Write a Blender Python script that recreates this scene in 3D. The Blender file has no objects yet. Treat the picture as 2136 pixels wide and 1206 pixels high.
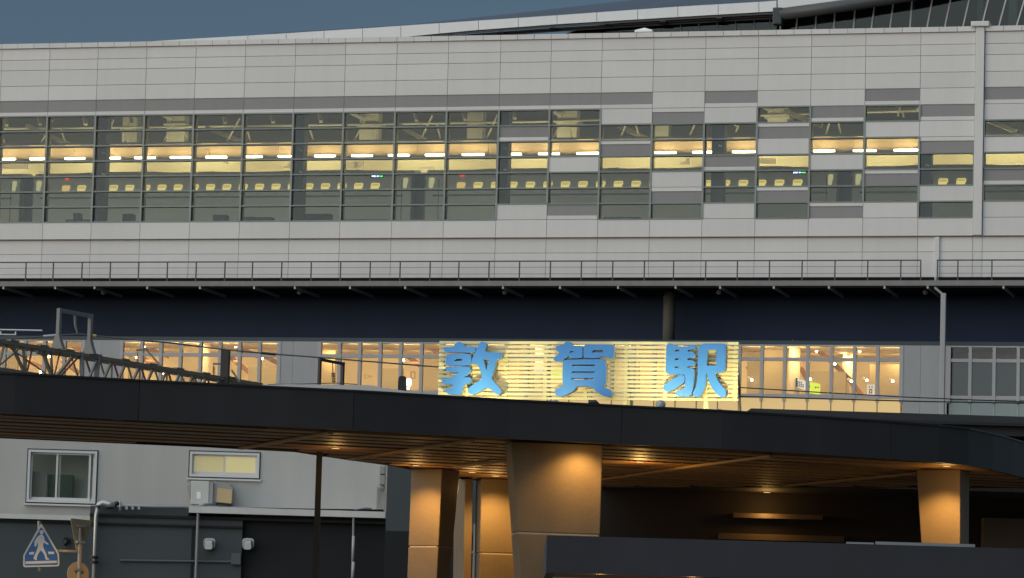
import bpy, math, random
from mathutils import Vector, Matrix
from mathutils.geometry import tessellate_polygon
random.seed(7)
SC = bpy.context.scene
COL = SC.collection
R = math.radians

# ------------------------------------------------------------------ camera
W0, H0 = 2136, 1206                     # photograph size
FPX, PITCH, ROLL, EYE = 7800.0, R(6.2), R(1.616), 1.6
_f = Vector((0, math.cos(PITCH), math.sin(PITCH)))
_r0 = Vector((1, 0, 0)); _u0 = _r0.cross(_f)
CR = _r0 * math.cos(ROLL) + _u0 * math.sin(ROLL)
CU = _u0 * math.cos(ROLL) - _r0 * math.sin(ROLL)
CF = _f
CAMP = Vector((0, 0, EYE))
cd = bpy.data.cameras.new('camera'); cam = bpy.data.objects.new('camera', cd); COL.objects.link(cam)
cd.sensor_fit = 'HORIZONTAL'; cd.sensor_width = 36; cd.lens = FPX / W0 * 36
cd.clip_start = 0.5; cd.clip_end = 6000
m = Matrix((CR, CU, -CF)).transposed().to_4x4(); m.translation = CAMP
cam.matrix_world = m
SC.camera = cam

# ------------------------------------------------------------------ sky, dusk light, exposure
world = bpy.data.worlds.new('World'); SC.world = world; world.use_nodes = True
wn = world.node_tree.nodes; wl = world.node_tree.links
bg = wn['Background']
sky = wn.new('ShaderNodeTexSky'); sky.sky_type = 'NISHITA'; sky.sun_disc = False
SUN_EL, SUN_ROT = R(3.0), R(250)
sky.sun_elevation = SUN_EL; sky.sun_rotation = SUN_ROT
sky.altitude = 0; sky.air_density = 0.5; sky.dust_density = 1.0; sky.ozone_density = 1.0
wl.new(sky.outputs[0], bg.inputs[0]); bg.inputs[1].default_value = 0.107
sd = bpy.data.lights.new('sun', 'SUN'); sd.energy = 3.0; sd.angle = R(125); sd.color = (0.90, 0.975, 1.0)
sun = bpy.data.objects.new('sun', sd); COL.objects.link(sun)
sun.rotation_euler = (R(46), 0, -R(250 - 180))
SC.view_settings.view_transform = 'Standard'; SC.view_settings.look = 'None'
SC.view_settings.gamma = 1; SC.view_settings.exposure = 0.0
SC.view_settings.use_curve_mapping = False
SC.cycles.use_denoising = True
SC.cycles.max_bounces = 6; SC.cycles.transparent_max_bounces = 12
SC.cycles.caustics_reflective = False; SC.cycles.caustics_refractive = False
SC.cycles.sample_clamp_indirect = 4.0

# ------------------------------------------------------------------ materials
MATS = {}
def mat(name, col, rough=0.6, metal=0.0, var=0.0, dirt=0.0, scale=0.6, bump=0.0, bscale=20, spec=0.4, streak=0.0):
    if name in MATS: return MATS[name]
    M = bpy.data.materials.new(name); M.use_nodes = True; MATS[name] = M
    nt = M.node_tree; b = nt.nodes['Principled BSDF']
    b.inputs['Base Color'].default_value = (*col, 1); b.inputs['Roughness'].default_value = rough
    b.inputs['Metallic'].default_value = metal; b.inputs['Specular IOR Level'].default_value = spec
    tc = nt.nodes.new('ShaderNodeNewGeometry')
    last = None
    def mul(fac_socket, lo, hi, prev):
        mr = nt.nodes.new('ShaderNodeMapRange'); mr.inputs[3].default_value = lo; mr.inputs[4].default_value = hi
        nt.links.new(fac_socket, mr.inputs[0])
        mx = nt.nodes.new('ShaderNodeVectorMath'); mx.operation = 'SCALE'
        if prev is None: mx.inputs[0].default_value = col
        else: nt.links.new(prev, mx.inputs[0])
        nt.links.new(mr.outputs[0], mx.inputs['Scale'])
        return mx.outputs[0]
    if var:
        oi = nt.nodes.new('ShaderNodeObjectInfo'); last = mul(oi.outputs['Random'], 1 - var, 1 + var, last)
    if dirt:
        nz = nt.nodes.new('ShaderNodeTexNoise'); nz.inputs['Scale'].default_value = scale; nz.inputs['Detail'].default_value = 5
        nt.links.new(tc.outputs['Position'], nz.inputs['Vector'])
        last = mul(nz.outputs['Fac'], 1 - dirt, 1 + dirt, last)
    if streak:
        mp = nt.nodes.new('ShaderNodeMapping'); mp.inputs['Scale'].default_value = (1.3, 1.3, 0.12)
        nt.links.new(tc.outputs['Position'], mp.inputs['Vector'])
        nz = nt.nodes.new('ShaderNodeTexNoise'); nz.inputs['Scale'].default_value = 1.6; nz.inputs['Detail'].default_value = 6
        nt.links.new(mp.outputs[0], nz.inputs['Vector'])
        last = mul(nz.outputs['Fac'], 1 - streak, 1 + streak, last)
    if last is not None: nt.links.new(last, b.inputs['Base Color'])
    if bump:
        nz = nt.nodes.new('ShaderNodeTexNoise'); nz.inputs['Scale'].default_value = bscale; nz.inputs['Detail'].default_value = 3
        nt.links.new(tc.outputs['Position'], nz.inputs['Vector'])
        bp = nt.nodes.new('ShaderNodeBump'); bp.inputs['Strength'].default_value = bump; bp.inputs['Distance'].default_value = 0.02
        nt.links.new(nz.outputs['Fac'], bp.inputs['Height']); nt.links.new(bp.outputs[0], b.inputs['Normal'])
    return M
def emit(name, col, strength, base=(0.02, 0.02, 0.02)):
    if name in MATS: return MATS[name]
    M = mat(name, base, 0.4); b = M.node_tree.nodes['Principled BSDF']
    b.inputs['Emission Color'].default_value = (*col, 1); b.inputs['Emission Strength'].default_value = strength
    return M
def glass(name, tint, refl=1.0, rough=0.0):
    if name in MATS: return MATS[name]
    M = bpy.data.materials.new(name); M.use_nodes = True; MATS[name] = M
    nt = M.node_tree; nt.nodes.clear()
    o = nt.nodes.new('ShaderNodeOutputMaterial'); t = nt.nodes.new('ShaderNodeBsdfTransparent'); t.inputs[0].default_value = (*tint, 1)
    g = nt.nodes.new('ShaderNodeBsdfGlossy'); g.inputs['Roughness'].default_value = rough
    fr = nt.nodes.new('ShaderNodeFresnel'); fr.inputs[0].default_value = 1.5
    ml = nt.nodes.new('ShaderNodeMath'); ml.operation = 'MULTIPLY'; ml.inputs[1].default_value = refl
    mx = nt.nodes.new('ShaderNodeMixShader')
    nt.links.new(fr.outputs[0], ml.inputs[0]); nt.links.new(ml.outputs[0], mx.inputs[0])
    nt.links.new(t.outputs[0], mx.inputs[1]); nt.links.new(g.outputs[0], mx.inputs[2]); nt.links.new(mx.outputs[0], o.inputs[0])
    return M
def wood(name, col, axis_scale=(0.25, 6, 6), rough=0.55):
    M = mat(name, col, rough); nt = M.node_tree; b = nt.nodes['Principled BSDF']
    g = nt.nodes.new('ShaderNodeNewGeometry'); mp = nt.nodes.new('ShaderNodeMapping'); mp.inputs['Scale'].default_value = axis_scale
    nz = nt.nodes.new('ShaderNodeTexNoise'); nz.inputs['Scale'].default_value = 2.0; nz.inputs['Detail'].default_value = 7
    oi = nt.nodes.new('ShaderNodeObjectInfo'); ad = nt.nodes.new('ShaderNodeMath'); ad.operation = 'ADD'
    mr = nt.nodes.new('ShaderNodeMapRange'); mr.inputs[1].default_value = 0.4; mr.inputs[2].default_value = 1.7; mr.inputs[3].default_value = 0.55; mr.inputs[4].default_value = 1.35
    vm = nt.nodes.new('ShaderNodeVectorMath'); vm.operation = 'SCALE'; vm.inputs[0].default_value = col
    nt.links.new(g.outputs['Position'], mp.inputs[0]); nt.links.new(mp.outputs[0], nz.inputs[0])
    nt.links.new(nz.outputs['Fac'], ad.inputs[0]); nt.links.new(oi.outputs['Random'], ad.inputs[1])
    nt.links.new(ad.outputs[0], mr.inputs[0]); nt.links.new(mr.outputs[0], vm.inputs['Scale']); nt.links.new(vm.outputs[0], b.inputs['Base Color'])
    return M

PANEL = mat('pale_cladding', (0.605, 0.60, 0.60), 0.5, var=0.04, dirt=0.04, scale=0.35, streak=0.045)
GREY = mat('grey_louvre', (0.235, 0.235, 0.24), 0.5, var=0.05, streak=0.08)
JOINT = mat('joint_backing', (0.48, 0.46, 0.45), 0.8)
MULL = mat('grey_aluminium', (0.20, 0.225, 0.22), 0.4, metal=0.3, var=0.05)
TRANS = mat('transom_aluminium', (0.17, 0.195, 0.19), 0.4, metal=0.3, var=0.05)
STEELD = mat('dark_steel', (0.035, 0.05, 0.06), 0.5, var=0.1)
GLASS = glass('hall_glass', (0.91, 0.93, 0.885), 0.75)
CGLASS = glass('clear_glass', (0.95, 0.95, 0.93), 0.7)
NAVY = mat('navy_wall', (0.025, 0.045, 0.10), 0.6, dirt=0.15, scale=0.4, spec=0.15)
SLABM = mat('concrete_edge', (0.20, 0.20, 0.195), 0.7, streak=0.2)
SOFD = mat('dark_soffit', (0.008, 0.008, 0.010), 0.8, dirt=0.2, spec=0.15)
RAILM = mat('dark_rail', (0.06, 0.062, 0.065), 0.5)
RAILL = mat('thin_rail', (0.20, 0.20, 0.20), 0.5)
CWALL = mat('white_wall', (0.31, 0.32, 0.34), 0.55, var=0.02, dirt=0.04, scale=0.5, streak=0.05)
CFRAME = mat('white_frame', (0.36, 0.36, 0.37), 0.45)
CREAM = mat('cream_plaster', (0.74, 0.62, 0.44), 0.8, dirt=0.06, scale=0.4)
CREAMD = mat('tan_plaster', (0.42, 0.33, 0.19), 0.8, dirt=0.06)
BEAM = wood('interior_beam', (0.30, 0.13, 0.05), (0.6, 0.6, 0.6))
ROOFM = mat('roof_metal', (0.075, 0.095, 0.13), 0.45, metal=0.2, dirt=0.2, scale=1.5)
FASC = mat('canopy_fascia', (0.033, 0.033, 0.036), 0.55, dirt=0.22, scale=0.7, streak=0.15, var=0.06, spec=0.15)
SLAT = wood('timber_slat', (0.27, 0.14, 0.045))
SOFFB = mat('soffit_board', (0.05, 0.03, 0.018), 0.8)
COLM = mat('tan_column', (0.135, 0.096, 0.054), 0.6, dirt=0.22, scale=1.6, streak=0.16, bump=0.2, bscale=14)
LBW = mat('old_wall', (0.44, 0.435, 0.42), 0.75, dirt=0.07, scale=0.6, streak=0.10)
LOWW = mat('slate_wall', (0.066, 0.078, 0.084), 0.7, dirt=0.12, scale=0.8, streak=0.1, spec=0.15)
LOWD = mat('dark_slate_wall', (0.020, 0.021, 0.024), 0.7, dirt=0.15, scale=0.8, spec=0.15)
METAL = mat('galvanised', (0.42, 0.43, 0.44), 0.3, metal=0.8, dirt=0.15, scale=4)
CATM = mat('catenary_steel', (0.20, 0.175, 0.13), 0.6, dirt=0.3, scale=3)
CATG = mat('catenary_galvanised', (0.16, 0.17, 0.18), 0.55, dirt=0.2, scale=3)
REDB = mat('red_brace', (0.20, 0.05, 0.04), 0.6)
BLACK = mat('black_metal', (0.015, 0.015, 0.016), 0.5)
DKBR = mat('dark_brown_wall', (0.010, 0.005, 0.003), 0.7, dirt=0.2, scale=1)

# ------------------------------------------------------------------ geometry helpers
class Frame:
    """vertical plane through (x0,y0): s runs to the right along it, n towards the camera side, z up"""
    def __init__(self, x0, y0, deg):
        t = R(deg); self.o = Vector((x0, y0, 0)); self.e = Vector((math.cos(t), -math.sin(t), 0)); self.k = Vector((-math.sin(t), -math.cos(t), 0))
    def P(self, s, n, z): return self.o + self.e * s + self.k * n + Vector((0, 0, z))
    def on(self, px, py, n=0.0):
        d = ray(px, py); q = self.o + self.k * n
        t = (q - CAMP).dot(self.k) / d.dot(self.k)
        p = CAMP + d * t
        return (p - q).dot(self.e), p.z
    def pt(self, px, py, n=0.0):
        s, z = self.on(px, py, n); return self.P(s, n, z)
def ray(px, py):
    return CF * FPX + CR * (px - W0 / 2) + CU * (H0 / 2 - py)
def on_z(px, py, z):
    d = ray(px, py); return CAMP + d * ((z - EYE) / d.z)

class MB:
    def __init__(self): self.v = []; self.f = []
    def add(self, vs, fs):
        b = len(self.v); self.v += [Vector(x) for x in vs]; self.f += [tuple(i + b for i in f) for f in fs]; return self
    def hexa(self, lo, hi):   # two quads, same winding
        return self.add(lo + hi, [(0, 1, 2, 3), (7, 6, 5, 4), (0, 4, 5, 1), (1, 5, 6, 2), (2, 6, 7, 3), (3, 7, 4, 0)])
    def box(self, fr, s0, s1, n0, n1, z0, z1):
        return self.hexa([fr.P(s0, n0, z0), fr.P(s0, n1, z0), fr.P(s1, n1, z0), fr.P(s1, n0, z0)],
                         [fr.P(s0, n0, z1), fr.P(s0, n1, z1), fr.P(s1, n1, z1), fr.P(s1, n0, z1)])
    def bar(self, p, q, w, h=None):
        p, q = Vector(p), Vector(q); h = h or w; d = (q - p).normalized()
        ref = Vector((0, 0, 1)) if abs(d.z) < 0.9 else Vector((0, 1, 0))
        a = d.cross(ref).normalized() * w / 2; b = a.normalized().cross(d).normalized() * h / 2
        return self.hexa([p - a - b, p + a - b, p + a + b, p - a + b], [q - a - b, q + a - b, q + a + b, q - a + b])
    def tube(self, pts, r, n=10, r2=None):
        pts = [Vector(p) for p in pts]; rings = []
        for i, p in enumerate(pts):
            d = (pts[min(i + 1, len(pts) - 1)] - pts[max(i - 1, 0)]).normalized()
            ref = Vector((0, 0, 1)) if abs(d.z) < 0.9 else Vector((0, 1, 0))
            a = d.cross(ref).normalized(); b = a.cross(d)
            rr = r if r2 is None else r + (r2 - r) * i / (len(pts) - 1)
            rings.append([p + (a * math.cos(2 * math.pi * k / n) + b * math.sin(2 * math.pi * k / n)) * rr for k in range(n)])
        vs = [v for rg in rings for v in rg]; fs = []
        for i in range(len(pts) - 1):
            for k in range(n):
                fs.append((i * n + k, i * n + (k + 1) % n, (i + 1) * n + (k + 1) % n, (i + 1) * n + k))
        fs.append(tuple(range(n - 1, -1, -1))); fs.append(tuple((len(pts) - 1) * n + k for k in range(n)))
        return self.add(vs, fs)
    def prism(self, fr, outer, n0, n1, holes=()):   # outline in (s,z), extruded from n0 (back) to n1 (front)
        loops = [list(outer)] + [list(h) for h in holes]
        flat = [p for l in loops for p in l]
        tri = tessellate_polygon([[Vector((p[0], p[1], 0)) for p in l] for l in loops])
        N = len(flat); vs = [fr.P(p[0], n1, p[1]) for p in flat] + [fr.P(p[0], n0, p[1]) for p in flat]
        fs = []
        for t in tri:
            a, b, c = (flat[i] for i in t)
            if (b[0] - a[0]) * (c[1] - a[1]) - (b[1] - a[1]) * (c[0] - a[0]) < 0: t = (t[0], t[2], t[1])
            fs.append(tuple(t)); fs.append((t[2] + N, t[1] + N, t[0] + N))
        o = 0
        for l in loops:
            for i in range(len(l)):
                a, b = o + i, o + (i + 1) % len(l); fs.append((a, b, b + N, a + N))
            o += len(l)
        return self.add(vs, fs)
    def disc(self, c, nrm, r, n=16, thick=0.02):
        nrm = Vector(nrm).normalized(); return self.tube([Vector(c) - nrm * thick / 2, Vector(c) + nrm * thick / 2], r, n)
    def sphere(self, c, r, n=10, sz=1.0):
        c = Vector(c); pts = []; rings = 6; fs = []
        for i in range(rings + 1):
            ph = math.pi * i / rings
            for k in range(n):
                a = 2 * math.pi * k / n; pts.append(c + Vector((math.sin(ph) * math.cos(a), math.sin(ph) * math.sin(a), math.cos(ph) * sz)) * r)
        for i in range(rings):
            for k in range(n): fs.append((i * n + k, (i + 1) * n + k, (i + 1) * n + (k + 1) % n, i * n + (k + 1) % n))
        return self.add(pts, fs)

WPOS = {}
def build(name, mb, M, parent=None, smooth=False, bevel=0):
    lo = Vector((min(v.x for v in mb.v), min(v.y for v in mb.v), min(v.z for v in mb.v)))
    hi = Vector((max(v.x for v in mb.v), max(v.y for v in mb.v), max(v.z for v in mb.v)))
    c = (lo + hi) / 2
    if parent is None: c.z = lo.z
    me = bpy.data.meshes.new(name); me.from_pydata([v - c for v in mb.v], [], mb.f); me.update()
    import bmesh
    bm = bmesh.new(); bm.from_mesh(me); bmesh.ops.recalc_face_normals(bm, faces=bm.faces)
    if bevel:
        es = [e for e in bm.edges if len(e.link_faces) == 2 and e.calc_face_angle(0) > 0.6]
        bmesh.ops.bevel(bm, geom=es, offset=bevel, segments=2, profile=0.6, affect='EDGES')
    bm.to_mesh(me); bm.free()
    for p in me.polygons: p.use_smooth = smooth
    me.materials.append(M)
    o = bpy.data.objects.new(name, me); COL.objects.link(o)
    WPOS[o.name] = c.copy()
    if parent is not None:
        o.parent = parent; o.location = c - WPOS[parent.name]
    else: o.location = c
    return o
def tag(o, label=None, cat=None, group=None, kind=None):
    if label: o['label'] = label
    if cat: o['category'] = cat
    if group: o['group'] = group
    if kind: o['kind'] = kind
    return o
def thing(name, loc, label, cat, group=None):
    o = bpy.data.objects.new(name, None); COL.objects.link(o); o.location = loc; o.empty_display_size = 0.3
    WPOS[o.name] = Vector(loc); return tag(o, label, cat, group)
def lamp(name, loc, kind, power, col, parent=None, size=0.2, rot=None, spot=None, size_y=None, blend=0.5):
    l = bpy.data.lights.new(name, kind); l.energy = power; l.color = col
    if kind == 'AREA':
        l.size = size
        if size_y: l.shape = 'RECTANGLE'; l.size_y = size_y
    else: l.shadow_soft_size = size
    if kind == 'SPOT': l.spot_size = spot; l.spot_blend = blend
    o = bpy.data.objects.new(name, l); COL.objects.link(o)
    o.location = loc
    if rot is not None: o.rotation_euler = rot
    if parent is not None: o.parent = parent; o.location = Vector(loc) - WPOS[parent.name]
    return o
def look_rot(d): return Vector(d).to_track_quat('-Z', 'Y').to_euler()
def ordw(i): return ['first','second','third','fourth','fifth','sixth','seventh','eighth','ninth','tenth','eleventh','twelfth','thirteenth','fourteenth','fifteenth','sixteenth','seventeenth','eighteenth','nineteenth','twentieth','twenty-first','twenty-second','twenty-third','twenty-fourth','twenty-fifth','twenty-sixth','twenty-seventh','twenty-eighth'][i]
def rnd(pts, r=0.3, seg=3):       # round the corners of an outline
    out = []; n = len(pts)
    for i in range(n):
        p0, p, p1 = (Vector(pts[(i + k) % n]) for k in (-1, 0, 1))
        a = p + (p0 - p) * min(r, 0.5); b = p + (p1 - p) * min(r, 0.5)
        for k in range(seg + 1):
            t = k / seg; out.append(tuple((a * (1 - t) ** 2 + p * 2 * t * (1 - t) + b * t * t)))
    return out

FAC = Frame(0, 208.0083, 14.886)

# ------------------------------------------------------------------ ground
g = MB(); g.add([(-1500, -200, 0), (1500, -200, 0), (1500, 2500, 0), (-1500, 2500, 0)], [(0, 1, 2, 3)])
tag(build('ground', g, mat('asphalt', (0.05, 0.05, 0.052), 0.85, dirt=0.25, scale=0.4, bump=0.3, bscale=60)), kind='structure')
g = MB(); g.add([(-60, 46, 0.004), (60, 46, 0.004), (60, 96, 0.004), (-60, 96, 0.004)], [(0, 1, 2, 3)])
tag(build('plaza_paving', g, mat('paving', (0.12, 0.115, 0.105), 0.8, dirt=0.2, scale=1.5)), kind='structure')

# ------------------------------------------------------------------ upper station hall
hall = thing('station_hall', FAC.P(0, 0, 0), 'tall pale grey clad station hall with glazed train level behind the sign', 'building')
top = [4.0,105.2,205.6,307.4,410.2,513.6,617.8,720.9,829.1,936.9,1045.4,1151,1257.8,1365,1474,1583.5,1694,1808,1922.6,2037.2]
bot = [None,87.6,188.4,290.5,393.3,497.1,602,708.2,814.9,922.4,1032,1138.1,1244.3,1352.8,1461.5,1572.7,1684,1796.8,1912.1,2026.7]
SJ = []
for i in range(20):
    a = FAC.on(top[i], 128 if i < 8 else 134.8)[0]
    SJ.append(a if bot[i] is None else (a + FAC.on(bot[i], 477.5)[0]) / 2)
SJ[0] = SJ[1] - 3.0
SJ = [SJ[0] - 3 * k for k in range(6, 0, -1)] + SJ                # two more bays to the left, outside the frame
OFF = 6                                        # column i starts at SJ[i+OFF]
PIL0, PIL1 = SJ[-1], SJ[-1] + 0.52             # expansion joint cover
SR = [PIL1 + 3.0 * k for k in range(7)]
ZA, ZR1, ZR2, ZR3, ZB, Z0 = 38.30, 37.65, 37.04, 36.11, 35.24, 34.33
ZW = 28.10; PIT = (Z0 - ZW) / 7
ZL = 27.08
ROW = {k: (Z0 - PIT * (k + 1), Z0 - PIT * k) for k in range(7)}; ROW[-1] = (Z0, ZB)
# per column: rows -1 .. 6.  g glass, w white, D grey above white strip, U white strip above grey
PAT = {10: 'DgDggggw', 11: 'DgggwggD', 12: 'DwgUgggg', 13: 'wUgggwUg', 14: 'DwggDggw', 15: 'wgUwggUg', 16: 'wDggwggU', 17: 'DgwggUgw', 18: 'wDwUggwg', 20: 'DwgwgDgw', 21: 'DwgwgDgw'}
for i in range(-6, 10): PAT[i] = 'Dggggggg'
for i in range(22, 26): PAT[i] = PAT[14 + i % 4]
BACK = MB()
GP = 0.012
def panel(name, M, s0, s1, z0, z1, n0=-0.06, n1=0.0, gz=0.013):
    build(name, MB().box(FAC, s0 + GP, s1 - GP, n0, n1, z0 + gz, z1 - gz), M, hall)
    BACK.box(FAC, s0, s1, -0.3, -0.07, z0, z1)
cols = [(i, SJ[i + OFF], SJ[i + OFF + 1]) for i in range(-6, 19)] + [(20 + k, SR[k], SR[k + 1]) for k in range(6)]
GL = {}
for ci, s0, s1 in cols:
    for za, zb in ((ZR1, ZA), (ZR2, ZR1), (ZR3, ZR2), (ZB, ZR3)): panel('wall_panel', PANEL, s0, s1, za, zb)
    for j in range(3):                         # coping stones, three to a bay
        a, b = s0 + (s1 - s0) * j / 3, s0 + (s1 - s0) * (j + 1) / 3
        build('coping', MB().box(FAC, a + 0.012, b - 0.012, -0.5, 0.10, ZA + 0.035, ZA + 0.31), PANEL, hall)
    BACK.box(FAC, s0, s1, -0.45, -0.02, ZA - 0.1, ZA + 0.05)
    for k, c in zip(range(-1, 7), PAT[ci]):
        z0, z1 = ROW[k]; zc = 0.27 * (z1 - z0)
        if c == 'g': GL[(ci, k)] = True
        elif c == 'w': panel('wall_panel', PANEL, s0, s1, z0, z1)
        elif c == 'D': panel('grey_panel', GREY, s0, s1, z0 + zc, z1, -0.10, -0.035, 0.008); panel('wall_strip', PANEL, s0, s1, z0, z0 + zc)
        elif c == 'U': panel('grey_panel', GREY, s0, s1, z0, z1 - zc, -0.10, -0.035, 0.008); panel('wall_strip', PANEL, s0, s1, z1 - zc, z1)
    panel('wall_panel', PANEL, s0, s1, ZL + 0.02, ZW)
    panel('wall_panel', PANEL, s0, s1, ZL - 0.86, ZL - 0.03); panel('wall_panel', PANEL, s0, s1, ZL - 2.55, ZL - 0.86)
panel('wall_panel', PANEL, PIL0, PIL1, ZL - 0.86, ZL - 0.03); panel('wall_panel', PANEL, PIL0, PIL1, ZL - 2.55, ZL - 0.86)
build('wall_backing', BACK, JOINT, hall)
build('drip_edge', MB().box(FAC, SJ[0], SR[6], -0.06, 0.13, ZL - 0.028, ZL + 0.018), mat('drip_edge_metal', (0.17, 0.14, 0.13), 0.6, streak=0.2), hall)
# glazing: pane per cell, mullions on the bay lines, transoms on the row lines
for (ci, k) in GL:
    s0, s1 = next((a, b) for i, a, b in cols if i == ci); z0, z1 = ROW[k]
    build('glass_pane', MB().box(FAC, s0 + 0.02, s1 - 0.02, -0.16, -0.14, z0 + 0.01, z1 - 0.01), GLASS, hall)
edges = {}
for (ci, k) in GL:
    s0, s1 = next((a, b) for i, a, b in cols if i == ci)
    for e in (round(s0, 3), round(s1, 3)): edges.setdefault(e, set()).add(k)
for e, ks in edges.items():
    ks = sorted(ks); st = ks[0]; pv = st
    for k in ks[1:] + [99]:
        if k != pv + 1:
            build('mullion', MB().box(FAC, e - 0.055, e + 0.055, -0.62, 0.03, ROW[pv][0], ROW[st][1] - 0.004), MULL, hall); st = k
        pv = k
for ci, s0, s1 in cols:
    for k in range(0, 8):
        a, b = (ci, k - 1) in GL, (ci, k) in GL
        if a or b:
            z = Z0 - PIT * k
            build('transom', MB().box(FAC, s0 + 0.058, s1 - 0.058, -0.40 if (a and b) else -0.3, 0.015, z - 0.045, z + 0.035), TRANS, hall)
# expansion joint cover
build('joint_cover', MB().box(FAC, PIL0 + 0.02, PIL1 - 0.02, -0.4, 0.16, ZL + 0.03, ZA + 0.26), PANEL, hall, bevel=0.03)
build('joint_cap', MB().box(FAC, PIL0 - 0.24, PIL1 + 0.24, -0.6, 0.30, ZA + 0.27, ZA + 0.56), PANEL, hall, bevel=0.05)
sx = FAC.on(1955, 520, 0)[0]
build('joint_cover', MB().box(FAC, sx - 0.13, sx + 0.13, 0.003, 0.12, ZL - 2.5, ZL - 0.05), PANEL, hall, bevel=0.02)

# steel columns just inside the glass
for x in (-610, -200, 212, 624, 1050, 1499, 1931, 2390):
    s = FAC.on(x, 350, -1.2)[0]
    build('steel_column', MB().box(FAC, s - 0.35, s + 0.35, -1.6, -0.85, 26.5, 38.0), STEELD, hall, bevel=0.03)
    for yy in (320, 365):
        p = FAC.pt(x + 4, yy - x * 0.011, -0.83); build('column_sensor', MB().bar(p + Vector((-0.12, 0, 0)), p + Vector((0.1, 0, -0.06)), 0.1), mat('white_plastic', (0.7, 0.7, 0.7), 0.4), hall)

# interior: floor, roof space, timber band, cream wall, far dark bulkhead
SL, SRR = SJ[0] - 2, SR[6]
build('floor_slab', MB().box(FAC, SL, SRR, -34, -0.35, 26.4, 26.9), SLABM, hall)
ROOFD = mat('roof_space_paint', (0.16, 0.155, 0.12), 0.8, dirt=0.2, scale=0.3)
build('roof_deck', MB().box(FAC, SL, SRR, -34, -0.5, 38.15, 38.35), ROOFD, hall)
build('far_wall', MB().box(FAC, SL, SRR, -31, -30.6, 26.9, 38.14), ROOFD, hall)
build('end_wall', MB().box(FAC, SL - 0.3, SL, -34, -0.5, 26.9, 38.14), ROOFD, hall)
build('end_wall', MB().box(FAC, SRR, SRR + 0.3, -34, -0.5, 26.9, 38.14), ROOFD, hall)
NB = -17.0
zt0 = FAC.on(100, 303.5, NB)[1]; zt1 = FAC.on(1800, 285, NB)[1]; ZT = (zt0 + zt1) / 2
zl = (FAC.on(60, 335, NB)[1] + FAC.on(1885, 314, NB)[1]) / 2
WOODW = mat('warm_timber_lining', (0.66, 0.50, 0.28), 0.6, dirt=0.08, scale=0.5)
CREAMW = mat('cream_platform_wall', (0.68, 0.62, 0.38), 0.7, dirt=0.08, scale=0.6)
sa = SL
while sa < SRR:                                 # timber lining in boards, joints show faintly
    sb = min(sa + 4.5, SRR); build('timber_band', MB().box(FAC, sa + 0.01, sb - 0.01, NB - 0.15, NB, zl + 0.02, ZT), WOODW, hall); sa = sb
build('band_cap', MB().box(FAC, SL, SRR, NB - 0.2, NB + 0.15, ZT + 0.003, ZT + 0.12), STEELD, hall)
build('light_beam', MB().box(FAC, SL, SRR, NB + 0.02, NB + 0.35, zl - 0.22, zl - 0.03), STEELD, hall)
build('cream_wall', MB().box(FAC, SL, SRR, NB - 4.2, NB - 4, 26.9, zl + 0.5), CREAMW, hall)
def tub(px, n, r, name='hanger_rod', M=None):
    build(name, MB().tube([FAC.pt(px[0], px[1], n), FAC.pt(px[2], px[3], n)], r, 6), M or PALE, hall)
PALE = mat('pale_painted_steel', (0.62, 0.60, 0.44), 0.5)
for q in [(7,290,13,305),(83,302,95,282),(126,268,139,303),(110,250,104,262),(237,250,232,264),(252,268,265,302),(340,300,358,262),(384,268,394,300),(472,299,500,247),(517,275,524,300),(644,262,655,297),(737,297,760,253),(781,268,787,297),(875,297,902,240),(911,258,920,295),(1015,290,1038,238),(1153,291,1167,262),(1187,262,1194,291),(1294,289,1306,258),(1326,258,1334,288),(1437,287,1450,258),(1722,283,1731,253),(1748,253,1755,283),(1873,243,1877,225),(1882,232,1885,245),(1530,258,1540,268),(1540,262,1535,276)]:
    tub(q, NB - 0.05, 0.055)
for q in [(10,242,14,262),(80,242,84,260),(172,240,179,260),(268,240,275,259),(465,240,470,257),(563,238,570,256),(663,236,670,254),(863,234,869,252),(964,232,971,250),(1067,230,1074,248),(1270,228,1276,240),(1912,218,1916,228)]:
    build('purlin', MB().bar(FAC.pt(q[0], q[1] - 12, -21), FAC.pt(q[2], q[3], -19.5), 0.22, 0.16), PALE, hall)
pl = [(-40,269),(300,265.5),(700,260.5),(1114,254),(1500,243),(1916,231),(2150,222)]
for a, b in zip(pl, pl[1:]): tub((*a, *b), -20, 0.085, 'tie_beam')
for q in [(55,262,150,304),(430,266,525,304),(833,262,895,298),(1290,262,1350,290),(1636,232,1715,262),(2060,250,2120,275)]:
    build('diagonal_brace', MB().bar(FAC.pt(q[0], q[1], -19), FAC.pt(q[2], q[3], -19), 0.3, 0.28), mat('brace_paint', (0.40, 0.39, 0.29), 0.6), hall)
for x, y in [(367,250),(770,250),(1183,243),(1622,233),(270,285),(990,280),(1378,272)]:
    s, z = FAC.on(x, y, -21.5); mb = MB(); w = 0.62 if x not in (270, 990, 1378) else 0.5
    mb.box(FAC, s - w, s + w, -22.3, -21.5, z - 3.0, z + 3.2)
    if w > 0.55:
        mb.box(FAC, s - 0.78, s + 0.78, -22.5, -21.3, z - 0.42, z - 0.25)
        mb.bar(FAC.P(s - 1.5, -21.4, z + 0.6), FAC.P(s - 0.3, -21.4, z), 0.22)
    build('roof_support', mb, PALE if w > 0.55 else mat('brace_paint', (0.40, 0.39, 0.29)), hall)

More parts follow.
